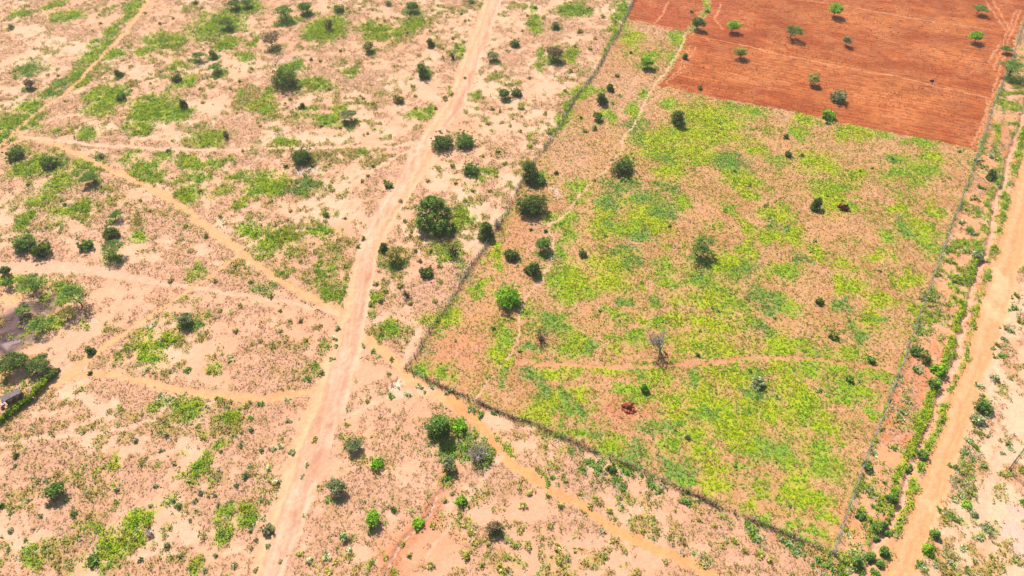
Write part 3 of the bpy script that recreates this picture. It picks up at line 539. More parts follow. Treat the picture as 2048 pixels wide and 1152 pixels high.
tracks = np.maximum.reduce([m_main, m_road, m_path, m_gul, m_crk])

# heights
H = (fbm(GX, GY, 30, 21, 2)-.5)*.5 + (n_mid-.5)*.22 + (n_sml-.5)*.07
H *= (np.abs(GX) < 400)*(np.abs(GY-100) < 400)
H -= .35*np.clip(m_gul, 0, 1) + .30*m_crk
H -= m_main*(.07+.06*np.cos(o_main*9.0)) + m_road*(.06+.05*np.cos(o_road*8.0)) + .05*m_path
fd = G(1948, 302); fc = G(1424, 194); fdx, fdy = fd[0]-fc[0], fd[1]-fc[1]; fl = math.hypot(fdx, fdy); fdx, fdy = fdx/fl, fdy/fl
along = GX*fdx+GY*fdy; across = -GX*fdy+GY*fdx
furrow = .5+.5*np.sin(across*2*math.pi/1.25+2.2*(n_big-.5)*6+3.0*(n_mid-.5))
H += fieldm*(furrow-.5)*.12

# colours of the bare soil
sand = C(243, 188, 148); pale = C(250, 203, 166); pink = C(237, 174, 134); dusty = C(237, 180, 146)
col = lerp(sand, pale, np.clip(ss(.44, .66, n_mid2)*.8+.5*bare, 0, 1))
col = lerp(col, pink, ss(.50, .72, n_big)*.75)
col = lerp(col, dusty, ss(.5, .7, n_mid)*.4)
px_, py_ = PX(GX, GY)
lowreg = blobs([(900, 1040, 160, 130), (1250, 1060, 380, 110), (1650, 1130, 200, 60), (820, 620, 90, 120), (260, 960, 280, 110), (60, 700, 130, 60), (130, 470, 180, 120), (700, 1100, 180, 60)], .7)
col = lerp(col, C(242, 184, 148), lowreg*.4)
past = lerp(C(222, 160, 108), C(232, 176, 124), ss(.35, .65, n_sml)); past = lerp(past, C(212, 132, 88), ss(.52, .7, n_mid)*.7)
past = lerp(past, C(228, 176, 140), blobs([(1240, 190, 70, 60), (1130, 300, 50, 60), (1080, 500, 60, 80), (1600, 210, 90, 30), (1310, 60, 50, 20), (1750, 260, 60, 16)], .7)*.8)
past = lerp(past, C(230, 152, 108), blobs([(920, 700, 80, 60), (1020, 470, 50, 60), (880, 720, 60, 40)], .7)*.8)
col = lerp(col, past, pasture)
vg = lerp(C(240, 172, 122), C(226, 134, 82), ss(.45, .65, n_mid)*.8)
vg = lerp(vg, C(240, 186, 150), ss(.5, .7, n_mid2)*.7)
col = lerp(col, vg, verge)
east = in_poly(PWX, PWY, GL([(2048, 560), (2010, 640), (1985, 760), (1965, 830), (1905, 1010), (1850, 1152), (1840, 1260), (2300, 1260), (2300, 500)])).astype(float)
col = lerp(col, lerp(C(246, 200, 160), C(238, 172, 128), ss(.46, .64, n_mid)*.8), east)
col = lerp(col, C(249, 205, 166), east*blobs([(2005, 1000, 60, 50), (2010, 790, 45, 70), (2040, 880, 40, 40), (1960, 900, 12, 20)], .5))
col = lerp(col, C(244, 198, 174), east*blobs([(2035, 1090, 30, 44), (2040, 1030, 16, 20)], .4))
# the ploughed fields
red = lerp(C(208, 112, 58), C(186, 91, 46), ss(.4, .6, fbm(along*.25, across, 3.0, 41, 3)))
red = lerp(red, C(226, 136, 76), blobs([(1560, 130, 120, 30), (1740, 180, 120, 40), (1850, 190, 70, 30), (1900, 110, 70, 26), (1480, 150, 70, 20), (1620, 30, 60, 16), (1760, 40, 80, 20), (1790, 240, 80, 18), (1900, 50, 60, 20)], .8)*.7)
red = lerp(red, C(206, 104, 64), blobs([(1330, 25, 60, 26), (1440, 30, 40, 30)], .8)*.8)
red = lerp(red, C(204, 120, 74), ss(.5, .68, n_mid)*.6)
red = lerp(red, C(224, 138, 84), ss(.54, .7, n_mid2)*.5)
red = red*((0.92+.16*furrow*ss(.35, .6, n_mid2))*(.66+.68*fbm(along*.6, across*1.4, .7, 43, 3)))[..., None]
red = lerp(red, C(172, 84, 46), ss(.58, .70, fbm(along*.5, across*1.3, 1.0, 42, 2))*.6)
col = lerp(col, red, fieldm)
RUTS = [[(1480, 88, 4), (1540, 104, 4), (1640, 125, 4), (1740, 145, 4), (1800, 155, 4), (1864, 172, 4), (1960, 190, 4), (1982, 196, 4)],
 [(1560, -4, 3), (1640, 4, 3), (1720, 16, 3), (1800, 32, 3), (1880, 46, 3), (1960, 56, 3), (2010, 66, 3)],
 [(1970, 0, 3), (1990, 30, 3), (2010, 62, 3)], [(1985, 0, 3), (2003, 30, 3), (2020, 62, 3)],
 [(1975, 196, 4), (1974, 220, 4), (1958, 262, 4), (1942, 296, 4)], [(1982, 200, 3), (1968, 250, 3), (1952, 294, 3)],
 [(2040, 20, 4), (2022, 70, 4), (2008, 110, 4), (1996, 150, 4), (1984, 195, 4)], [(2032, 20, 3), (2012, 70, 3), (1998, 112, 3), (1986, 140, 3)],
 [(1338, 3, 4), (1322, 30, 4), (1308, 52, 4)], [(1270, 40, 3), (1300, 48, 3), (1340, 56, 3)],
 [(1422, 4, 4), (1408, 36, 4), (1396, 60, 4), (1378, 74, 4)], [(1440, 10, 3), (1430, 40, 3), (1445, 58, 3)], [(1380, 92, 3), (1356, 140, 3), (1330, 166, 3), (1372, 180, 3)], [(1390, 96, 3), (1362, 142, 3), (1342, 160, 3)],
 [(1990, 95, 3), (1978, 125, 3), (1990, 140, 3)], [(2000, 84, 3), (1988, 110, 3), (2000, 130, 3)], [(1400, 74, 3), (1500, 94, 3), (1540, 102, 3)], [(1590, 130, 3), (1640, 140, 3)]]
for r in RUTS:
    m, o = strip(r, .6); k = m*fieldm
    col = lerp(col, C(244, 166, 116), k*.8)
    H -= .05*k
# grass litter under plants
dry_c = lerp(C(226, 172, 140), C(216, 164, 122), ss(.4, .6, n_sml2))
# density of dry tufts
dd = .52*n_mid+.48*n_sml
sav = 1-np.maximum.reduce([pasture, fieldm])
verges = np.zeros_like(GX)                                        # dry grass stands thicker along the trodden paths
for c, p in PATHS:
    if c in 'oq': verges = np.maximum(verges, strip([(a, b, w*2.6) for a, b, w in p], .6)[0])
d_dry = ss(.40, .56, dd + .07*verges + .09*straw - .17*bare - .03*east)*sav
d_dry = np.maximum(d_dry, ((.35+.55*ss(.36, .56, n_sml*.6+n_mid*.4))*pasture)*(1-fieldm))
d_dry *= (1-ss(.15, .6, tracks))*(1-.7*verge*ss(.5, .4, n_sml))
d_dry = np.where(fieldm > .5, 0, d_dry)
edge = ss(.26, .52, .55*n_sml+.45*n_mid2)*.85+.15*ss(.3, .5, n_fin)
ckeep = (1-ss(.3, .75, tracks))*(1-fieldm)
edge = lerp2(edge, .35+.65*ss(.2, .40, .6*n_sml+.4*n_mid2), pasture)
for k in cov: cov[k] = cov[k]*(edge if k != 'o' else ss(.36, .56, .6*n_sml+.4*n_mid))*ckeep
strawp = blobs([(1230, 140, 50, 36), (1195, 225, 50, 40), (1150, 310, 50, 40), (1100, 390, 40, 30), (1000, 545, 46, 36), (955, 625, 46, 40), (920, 700, 70, 50), (1240, 180, 80, 60), (1300, 70, 50, 20), (1120, 300, 50, 50), (1060, 460, 40, 40), (1150, 660, 40, 40), (1600, 215, 60, 20), (1760, 270, 60, 14), (1610, 400, 20, 40), (1700, 450, 90, 30), (1760, 390, 30, 24), (1250, 830, 40, 26), (1220, 770, 26, 20), (1500, 990, 40, 30), (1580, 960, 20, 40), (1660, 1000, 16, 60), (1700, 900, 30, 40), (1560, 300, 40, 20), (1690, 330, 14, 24), (1420, 420, 40, 20), (1600, 1060, 40, 18), (1500, 560, 26, 16), (1360, 450, 20, 20), (1780, 690, 24, 40), (1740, 870, 14, 60)], .7)
pv = .5*n_mid2+.5*n_sml2                                         # faint free growth of green in the pasture
cov['o'] = np.maximum(cov['o'], (.14+.58*ss(.42, .60, pv))*pasture*(1-fieldm)*ckeep*(1-.8*strawp))
cov['g'] = np.maximum(cov['g'], .7*(1-strawp)*pasture*(1-fieldm)*ckeep*ss(.57, .68, pv)*(GY < 175))
cov['o'] = np.maximum(cov['o'], .75*sav*ckeep*(1-.75*straw)*ss(.53, .66, .5*n_mid2+.5*n_sml))
cov['g'] = np.maximum(cov['g'], .6*verge*ckeep*ss(.54, .62, .5*n_mid2+.5*n_sml))
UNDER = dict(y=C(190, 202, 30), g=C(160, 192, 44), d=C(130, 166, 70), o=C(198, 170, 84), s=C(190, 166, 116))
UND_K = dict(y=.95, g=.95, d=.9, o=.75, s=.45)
col = lerp(col, dry_c, d_dry*(.78-.3*pasture))
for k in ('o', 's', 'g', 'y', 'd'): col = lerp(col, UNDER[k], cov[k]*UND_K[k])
greenest = np.maximum.reduce([cov['y'], cov['g'], cov['d']])
d_dry = d_dry*(1-.75*greenest*pasture)
# ash patches and the trodden yard
ash = blobs([(82, 606, 30, 17), (20, 650, 48, 32), (8, 690, 46, 24)], .4); ash2 = blobs([(94, 614, 12, 5), (30, 686, 16, 7), (74, 764, 8, 9)], .4)
yard = blobs([(10, 800, 26, 26), (40, 770, 40, 22), (20, 740, 30, 14), (100, 660, 14, 14), (30, 590, 26, 10), (4, 600, 10, 10)], .5)
col = lerp(col, C(247, 188, 128), yard*.8); 
col = lerp(col, lerp(C(116, 90, 92), C(82, 64, 68), ss(.4, .6, n_sml)), ash*.95); col = lerp(col, C(196, 168, 166), ash2*.75)
for k in cov: cov[k] = cov[k]*(1-.85*ash)
d_dry = d_dry*(1-.7*ash)
# special soils
for (px, py, rx, ry, c, k) in [(575, 113, 16, 5, (206, 118, 84), .8), (570, 118, 30, 10, (240, 192, 170), .6), (520+98, 337, 26, 10, (228, 190, 176), .9), (805, 772, 16, 14, (255, 232, 204), .9), (1108, 383, 16, 12, (244, 204, 186), .8),
        (945, 826, 14, 12, (240, 160, 104), .9), (1000, 880, 20, 30, (247, 190, 140), .5), (850, 1070, 60, 50, (238, 168, 124), .7), (780, 1120, 40, 30, (236, 160, 116), .7), (1255, 815, 36, 18, (228, 142, 108), .8),
        (500, 770, 30, 12, (240, 176, 144), .7), (905, 112, 12, 6, (232, 160, 130), .7), (1875, 1100, 14, 34, (240, 160, 112), .8), (1690, 1040, 20, 40, (236, 156, 106), .6), (1660, 1120, 40, 14, (238, 160, 112), .6), (1545, 1075, 60, 14, (236, 164, 122), .6)]:
    col = lerp(col, C(*c), blobs([(px, py, rx, ry)], .5)*k)
# tracks
PC = dict(o=C(249, 184, 128), p=C(246, 196, 160), k=C(242, 190, 154), q=C(248, 174, 112), r=C(224, 156, 114))
PK = dict(q=1, o=.95, p=.72, k=.95, r=.55)
for c, m, o in paths:
    m2 = m*(1 if c in 'oq' else ss(.38, .58, n_sml*.6+n_fin*.4+.06) if c == 'r' else ss(.30, .46, n_sml*.6+n_fin*.4+.06))
    cc = lerp(PC[c], PC[c]*.88, ss(.5, .65, n_sml))
    cc = lerp(cc, PC[c]*1.08, ss(.3, 0, np.abs(o))*.6)
    col = lerp(col, cc, m2*PK[c])
tl = along*0
rut = lerp(C(243, 193, 156), C(230, 170, 134), ss(.42, .6, fbm(GX*1.2+GY*.05, GY*.12, .8, 51, 3)))
rut = lerp(rut, C(248, 205, 172), ss(.5, .62, n_mid)*.6)
rut = lerp(rut, C(224, 160, 126), np.exp(-((o_main-.55)/.1)**2)*.6+np.exp(-((o_main-.1)/.08)**2)*.5)
org = C(248, 192, 144)
lefty = ss(95, 88, GY)*ss(-.12, -.42, o_main) + ss(88, 95, GY)*ss(133, 126, GY)*ss(-.1, .3, o_main)*.8 + ss(126, 134, GY)*ss(.3, 0, o_main)*.75
rut = lerp(rut, org, np.clip(lefty, 0, 1)*.85)
rut = lerp(rut, C(226, 160, 124), np.exp(-((o_main+.34+.12*(n_mid-.5))/.06)**2)*.65+np.exp(-((o_main-.34+.3*(n_mid-.5))/.06)**2)*.75)
rut = rut*(.92+.16*fbm(GX*1.1, GY*.3, .9, 52, 3))[..., None]
col = lerp(col, rut, m_main)
rd = lerp(C(250, 180, 126), C(238, 154, 104), np.exp(-((o_road-.12)/.16)**2)*.8+np.exp(-((o_road+.6)/.2)**2)*.5)
rd = lerp(rd, C(253, 204, 154), np.exp(-((o_road+.25)/.22)**2)*.4+blobs([(1995, 560, 22, 70), (1985, 620, 16, 30), (1870, 1060, 14, 60)], .6)*.6)
rd = rd*(.94+.14*n_sml)[..., None]
col = lerp(col, rd, m_road)
gc = lerp(C(242, 186, 152), C(232, 168, 134), ss(.45, .6, n_sml))
col = lerp(col, gc, m_gul*.95)
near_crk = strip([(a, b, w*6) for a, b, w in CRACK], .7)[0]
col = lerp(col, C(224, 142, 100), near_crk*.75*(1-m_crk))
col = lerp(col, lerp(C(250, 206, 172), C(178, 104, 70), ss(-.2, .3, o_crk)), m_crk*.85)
col = col*(.93+.14*n_fin)[..., None]
far = ((np.abs(GX) > 190) | (GY > 236) | (GY < 2)).astype(float)
col = lerp(col, C(226, 190, 150), far*.8)
col = np.clip(col, .01, .8)

def grid_faces(mask=None):
    idx = np.arange(NX*NY).reshape(NY, NX)
    F = np.stack([idx[:-1, :-1], idx[:-1, 1:], idx[1:, 1:], idx[1:, :-1]], -1).reshape(-1, 4)
    if mask is None: return F
    c = (mask[:-1, :-1]+mask[:-1, 1:]+mask[1:, 1:]+mask[1:, :-1]).reshape(-1)/4
    return F[c > .5]
VG = np.stack([GX, GY, H], -1).reshape(-1, 3); CG = col.reshape(-1, 3)
tag(mesh_obj('ground', VG, grid_faces(), M_SOIL, CG, smooth=True), kind='structure')
def sheet(name, mask, mat, lift=.012):
    F = grid_faces(mask); used, inv = np.unique(F, return_inverse=True)
    V = VG[used].copy(); V[:, 2] += lift
    return tag(mesh_obj(name, V, inv.reshape(-1, 4), mat, CG[used], smooth=True), kind='structure')
sheet('dirt_road', m_road, M_SOIL, .012)
sheet('sandy_track', m_main, M_SOIL, .012)
sheet('ploughed_field', fieldm*(1-np.maximum(m_road, m_main)), M_FIELD, .012)
sheet('gully_bed', m_gul*(1-m_road), M_SOIL, .02)
pm = np.zeros_like(GX)
for c, m, o in paths:
    if c != 'r': pm = np.maximum(pm, m)
sheet('footpaths', np.where((m_main > .5) | (m_road > .5) | (m_gul > .5), 0, pm), M_SOIL, .012)
def at(field, x, y):
    "bilinear look-up of a grid field"
    x = np.asarray(x, float); y = np.asarray(y, float)
    i = np.clip(np.searchsorted(AX, x)-1, 0, NX-2); j = np.clip(np.searchsorted(AY, y)-1, 0, NY-2)
    fx = (x-AX[i])/(AX[i+1]-AX[i]); fy = (y-AY[j])/(AY[j+1]-AY[j])
    return (field[j, i]*(1-fx)+field[j, i+1]*fx)*(1-fy)+(field[j+1, i]*(1-fx)+field[j+1, i+1]*fx)*fy
def HZ(x, y): return float(at(H, x, y))
# ------------------------------------------------------------------ grass and herbs nobody could count
R = np.random.default_rng(7)
def scatter(n):
    "even random points over the land in view and a margin round it"
    x = R.uniform(-184, 184, n); y = R.uniform(8, 226, n)
    px, py = PX(x, y)
    k = (px > -380) & (px < 2430) & (py > -90) & (py < 1620)
    return x[k], y[k]
def blades(x, y, z, h, r, c, nb, wid, lean=.6, jit=.18):
    "tufts of nb narrow triangular blades each"
    n = len(x); a = R.uniform(0, 2*np.pi, (n, nb)); 
    l = R.uniform(.3, 1, (n, nb))*lean
    hh = h[:, None]*R.uniform(.6, 1.1, (n, nb)); ro = r[:, None]*R.uniform(0, .7, (n, nb)); b = R.uniform(0, 2*np.pi, (n, nb))
    bx = x[:, None]+ro*np.cos(b); by = y[:, None]+ro*np.sin(b); bz = np.repeat(z[:, None], nb, 1)-.02
    tx, ty, tz = bx+hh*l*np.cos(a), by+hh*l*np.sin(a), bz+hh
    w = wid*r[:, None]*R.uniform(.6, 1.3, (n, nb)); wx, wy = -np.sin(a)*w, np.cos(a)*w
    V = np.stack([np.stack([bx-wx, by-wy, bz], -1), np.stack([bx+wx, by+wy, bz], -1), np.stack([tx, ty, tz], -1)], 2).reshape(-1, 3)
    cc = c[:, None, :]*R.uniform(1-jit, 1+jit, (n, nb, 1)); cc = np.repeat(cc[:, :, None, :], 3, 2).reshape(-1, 3)
    F = np.arange(len(V)).reshape(-1, 3)
    return V, F, cc
def leaves(cx, cy, cz, size, c, up=.6, jit=.2):
    "one diamond leaf (two triangles as a quad) per centre"
    n = len(cx)
    nrm = R.normal(size=(n, 3)); nrm[:, 2] = np.abs(nrm[:, 2])+up; nrm /= np.linalg.norm(nrm, axis=1)[:, None]
    t = R.normal(size=(n, 3)); t -= nrm*(t*nrm).sum(1)[:, None]; t /= np.linalg.norm(t, axis=1)[:, None]
    b = np.cross(nrm, t); s = (size*R.uniform(.7, 1.3, n))[:, None]
    P = np.stack([cx, cy, cz], -1)
    V = np.stack([P-t*s*.5, P+b*s*.32, P+t*s*.5, P-b*s*.32], 1).reshape(-1, 3)
    cc = np.repeat((c*R.uniform(1-jit, 1+jit, (n, 1)))[:, None, :], 4, 1).reshape(-1, 3)
    return V, np.arange(len(V)).reshape(-1, 4), cc
def mixc(n, cols, w=None):
    return np.array(cols)[R.choice(len(cols), n, p=w)]
# dry tufts
x, y = scatter(1180000)
p = at(d_dry, x, y); k = R.random(len(x)) < p*np.where(at(pasture, x, y) > .5, .95, .62)
x, y, p = x[k], y[k], p[k]; n = len(x); z = at(H, x, y); inp = at(pasture, x, y) > .5
GB = 1.42
csav = GB*mixc(n, [C(214, 162, 124), C(196, 148, 106), C(174, 152, 84), C(202, 152, 120), C(186, 160, 92), C(220, 176, 136)])
cpas = 1.08*GB*mixc(n, [C(224, 174, 122), C(210, 158, 106), C(192, 162, 92), C(216, 154, 110), C(198, 150, 102)])
inst = (at(straw, x, y) > R.random(n)) & (R.random(n) < .75)
cstr = GB*mixc(n, [C(208, 160, 126), C(194, 144, 112), C(212, 174, 134), C(178, 140, 112)])
c = np.where(inp[:, None], cpas, np.where(inst[:, None], cstr, csav))
h = R.uniform(.07, .22, n); r = R.uniform(.09, .21, n)
V, F, cc = blades(x, y, z, h, r, np.minimum(c, .8), 4, .55, 1.7)
tag(mesh_obj('dry_grass', V, F, M_GRASS, cc), kind='stuff')
print('dry tufts', n)
# small leafy weeds among the dry tufts
x, y = scatter(300000)
p = at(d_dry, x, y)*(1-.8*at(pasture, x, y))*(1-.6*at(straw, x, y)); k = R.random(len(x)) < p*.15; x, y = x[k], y[k]
nl = 5; X = np.repeat(x, nl)+R.normal(0, .16, len(x)*nl); Y = np.repeat(y, nl)+R.normal(0, .16, len(x)*nl)
Z = at(H, X, Y)+R.uniform(.05, .34, len(X))
c = 1.2*np.repeat(mixc(len(x), [C(160, 154, 74), C(140, 140, 74), C(182, 170, 90), C(178, 154, 112), C(200, 182, 146)], [.3, .25, .2, .15, .1]), nl, 0)
V, F, cc = leaves(X, Y, Z, np.full(len(X), .24), c, .5)
tag(mesh_obj('low_weeds', V, F, M_GRASS, cc), kind='stuff')
# green herbs and grass in their patches
KC = dict(y=[C(188, 202, 28), C(178, 202, 32), C(196, 202, 48), C(168, 196, 40)],
          g=[C(150, 192, 44), C(130, 180, 52), C(168, 194, 50), C(114, 162, 58)],
          d=[C(112, 164, 68), C(124, 170, 74), C(100, 150, 68), C(138, 174, 80)],
          o=[C(184, 168, 70), C(164, 154, 60), C(198, 168, 88), C(156, 148, 68)],
          s=[C(150, 154, 92), C(190, 190, 150), C(156, 160, 70), C(206, 200, 176)])
x, y = scatter(1300000); done = np.zeros(len(x), bool)
inp = at(pasture, x, y) > .5
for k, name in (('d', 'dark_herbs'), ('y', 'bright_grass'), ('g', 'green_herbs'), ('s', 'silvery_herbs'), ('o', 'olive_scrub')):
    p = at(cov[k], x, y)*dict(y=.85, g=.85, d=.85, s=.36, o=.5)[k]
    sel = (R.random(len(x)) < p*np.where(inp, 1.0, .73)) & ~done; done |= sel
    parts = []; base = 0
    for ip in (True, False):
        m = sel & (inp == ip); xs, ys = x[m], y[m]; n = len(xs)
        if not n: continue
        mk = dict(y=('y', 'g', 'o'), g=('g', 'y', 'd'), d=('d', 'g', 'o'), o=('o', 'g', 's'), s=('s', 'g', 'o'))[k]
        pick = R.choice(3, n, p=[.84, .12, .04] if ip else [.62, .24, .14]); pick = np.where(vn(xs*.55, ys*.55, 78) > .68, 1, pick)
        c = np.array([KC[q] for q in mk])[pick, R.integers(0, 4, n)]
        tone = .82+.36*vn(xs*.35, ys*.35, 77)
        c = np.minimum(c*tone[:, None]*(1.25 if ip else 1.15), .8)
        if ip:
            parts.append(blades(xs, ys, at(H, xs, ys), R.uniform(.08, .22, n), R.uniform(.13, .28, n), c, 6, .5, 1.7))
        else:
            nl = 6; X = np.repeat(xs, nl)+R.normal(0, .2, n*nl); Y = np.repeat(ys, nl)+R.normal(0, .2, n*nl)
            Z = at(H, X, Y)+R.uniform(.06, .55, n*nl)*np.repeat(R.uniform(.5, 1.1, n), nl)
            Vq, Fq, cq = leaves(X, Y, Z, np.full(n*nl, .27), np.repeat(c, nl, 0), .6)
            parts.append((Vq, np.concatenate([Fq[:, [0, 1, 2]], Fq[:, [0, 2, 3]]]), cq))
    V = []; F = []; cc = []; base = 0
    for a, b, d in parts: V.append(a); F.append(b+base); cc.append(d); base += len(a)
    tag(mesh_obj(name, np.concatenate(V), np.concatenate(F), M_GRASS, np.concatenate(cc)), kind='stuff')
    print(name, int(sel.sum()))
# clods and weeds on the ploughed land
x, y = scatter(240000); k = (at(fieldm, x, y) > .7) & (R.random(len(x)) < .28+.5*(fbm(x*1., y*1., 8, 61, 3) > .52)); x, y = x[k], y[k]; n = len(x)
c = mixc(n, [C(168, 80, 46), C(190, 98, 56), C(206, 122, 76), C(120, 66, 44)], [.35, .35, .15, .15])
s = R.uniform(.06, .2, n); z = at(H, x, y)
O = np.array([[1, 0, 0], [0, 1, 0], [-1, 0, 0], [0, -1, 0], [0, 0, .9]], float)
ang = R.uniform(0, 6.28, n); rot = np.stack([np.cos(ang), np.sin(ang)], -1)
vx = O[None, :, 0]*rot[:, None, 0]-O[None, :, 1]*rot[:, None, 1]; vy = O[None, :, 0]*rot[:, None, 1]+O[None, :, 1]*rot[:, None, 0]
V = np.stack([x[:, None]+vx*s[:, None]*R.uniform(.6, 1.4, (n, 5)), y[:, None]+vy*s[:, None]*R.uniform(.6, 1.4, (n, 5)), z[:, None]+O[None, :, 2]*s[:, None]+.01], -1).reshape(-1, 3)
F = (np.array([[0, 1, 4], [1, 2, 4], [2, 3, 4], [3, 0, 4]])[None]+np.arange(n)[:, None, None]*5).reshape(-1, 3)
tag(mesh_obj('soil_clods', V, F, M_FIELD, np.repeat(c, 5, 0)), kind='stuff')
x, y = scatter(60000); k = (at(fieldm, x, y) > .7) & (R.random(len(x)) < .9*ss(.52, .66, fbm(x, y, 6, 62, 3))); x, y = x[k], y[k]; n = len(x)
V, F, cc = blades(x, y, at(H, x, y), R.uniform(.1, .3, n), R.uniform(.1, .26, n), mixc(n, [C(120, 120, 60), C(150, 130, 70), C(96, 84, 60)]), 4, .4, 1.0)
tag(mesh_obj('field_weeds', V, F, M_GRASS, cc), kind='stuff')

# ------------------------------------------------------------------ trees and bushes, each a thing of its own
LEAFC = dict(k=(C(86, 106, 50), C(70, 94, 48), C(112, 128, 60)), g=(C(98, 130, 58), C(80, 114, 54), C(122, 146, 66)), b=(C(118, 166, 42), C(96, 148, 42), C(146, 182, 56)),
             o=(C(140, 138, 70), C(120, 122, 60), C(160, 152, 82)), y=(C(120, 128, 86), C(100, 114, 76), C(142, 144, 102)), r=(C(122, 104, 80), C(100, 92, 66), C(140, 118, 94)),
             s=(C(140, 150, 100), C(118, 136, 84), C(174, 178, 142)), w=(C(186, 166, 160), C(160, 140, 138), C(196, 180, 170)))
LEAFC = {k: [c*2.05*np.array([1.06, 1, .92]) for c in v] for k, v in LEAFC.items()}
SHC = {k: [np.minimum(c*1.28, .75) for c in v] for k, v in LEAFC.items()}
def tube(pts, rad, n=5):
    V = []; F = []
    for i, (p, r) in enumerate(zip(pts, rad)):
        p = np.array(p); q = np.array(pts[min(i+1, len(pts)-1)]); o = np.array(pts[max(i-1, 0)])
        d = q-o; d = d/(np.linalg.norm(d)+1e-9)
        u = np.cross(d, [0.3, 1, 0.1]); u /= np.linalg.norm(u)+1e-9; v = np.cross(d, u)
        for k in range(n):
            a = 2*math.pi*k/n; V.append(p+r*(u*math.cos(a)+v*math.sin(a)))
    for i in range(len(pts)-1):
        for k in range(n):
            F.append((i*n+k, i*n+(k+1) % n, (i+1)*n+(k+1) % n, (i+1)*n+k))
    return V, F
class Tubes:
    def __init__(s): s.V = []; s.F = []
    def add(s, pts, rad, n=5):
        V, F = tube(pts, rad, n); b = len(s.V); s.V += V; s.F += [tuple(i+b for i in f) for f in F]
    def limb(s, p0, p1, r0, r1, rnd, bend=.12, seg=3):
        p0, p1 = np.array(p0, float), np.array(p1, float); L = np.linalg.norm(p1-p0); pts = []
        for i in range(seg+1):
            t = i/seg; q = p0+(p1-p0)*t
            if 0 < i < seg: q = q+rnd.normal(size=3)*L*bend*.5
            pts.append(q)
        s.add(pts, [r0+(r1-r0)*i/seg for i in range(seg+1)])
        return pts
    def obj(s, name, mat, parent): return mesh_obj(name, s.V, s.F, mat, parent=parent)
def clump_leaves(cl, per, size, cols, rnd, flat=1.0, outward=None):
    "cl: clump centres and radii (n,4)"
    n = len(cl); cl = np.asarray(cl)
    d = rnd.normal(size=(n, per, 3)); d /= np.linalg.norm(d, axis=2)[:, :, None]
    rr = rnd.uniform(.35, 1.0, (n, per, 1))**.6
    P = cl[:, None, :3]+d*rr*cl[:, None, 3:4]*np.array([1, 1, .75*flat])
    N = d*.9+rnd.normal(size=d.shape)*.6+np.array([0, 0, .35])
    P = P.reshape(-1, 3); N = N.reshape(-1, 3); N /= np.linalg.norm(N, axis=1)[:, None]
    m = len(P); t = rnd.normal(size=(m, 3)); t -= N*(t*N).sum(1)[:, None]; t /= np.linalg.norm(t, axis=1)[:, None]; b = np.cross(N, t)
    s = (size*rnd.uniform(.6, 1.3, m))[:, None]
    V = np.stack([P-t*s*.55, P+b*s*.36, P+t*s*.55, P-b*s*.36], 1).reshape(-1, 3)
    cc = np.array(cols)[rnd.integers(0, len(cols), n)]*rnd.uniform(.7, 1.45, (n, 1))
    cc = np.repeat(cc, per, 0)*rnd.uniform(.75, 1.25, (m, 1)); cc = np.repeat(cc, 4, 0)
    V[:, 2] = np.maximum(V[:, 2], .02)
    return V, np.arange(len(V)).reshape(-1, 4), cc
def shell(n, rx, ry, rz, z0, rnd, lo=-.2, fill=.55, cr=.3):
    "clump centres through an uneven dome"
    out = []; ph = rnd.uniform(0, 6.28, 3)
    for i in range(n):
        a = rnd.uniform(0, 6.28); zz = rnd.uniform(lo, 1); q = math.sqrt(max(0, 1-zz*zz)); f = rnd.uniform(fill, 1)**.7
        wob = 1+.2*math.sin(2*a+ph[0])+.16*math.sin(3*a+ph[1]+zz*2)+.13*math.sin(5*a+ph[2]+zz*4)
        out.append((rx*q*math.cos(a)*f*wob, ry*q*math.sin(a)*f*wob, z0+rz*zz*f, cr*rnd.uniform(.55, 1.45)))
    return out
NAMES = dict(D='dense_bush', A='umbrella_acacia', O='open_tree', T='upright_bush', S='low_shrub', B='bare_shrub', M='many_lobed_tree', R='spiky_shrub')
CATS = dict(D='bush', A='acacia tree', O='tree', T='bush', S='shrub', B='bare shrub', M='tree', R='shrub')
HC = dict(D=.34, A=.5, O=.52, T=.62, S=.3, B=.5, M=.5, R=.22)     # height of the crown's centre, in crown widths
def plant_at(px, py, w, form):
    "base point and crown width in metres so that the crown is seen round (px, py)"
    x, y = G(px, py); a, b = MPP(px, py); wm = w*a
    for _ in range(3):
        zc = min(HC[form]*wm, 4.2)
        x, y = G(px, py, HZ(*G(px, py))+zc); d = y*cP+(CAM_H-zc)*sP; wm = w*d/FPX
    return x, y, wm
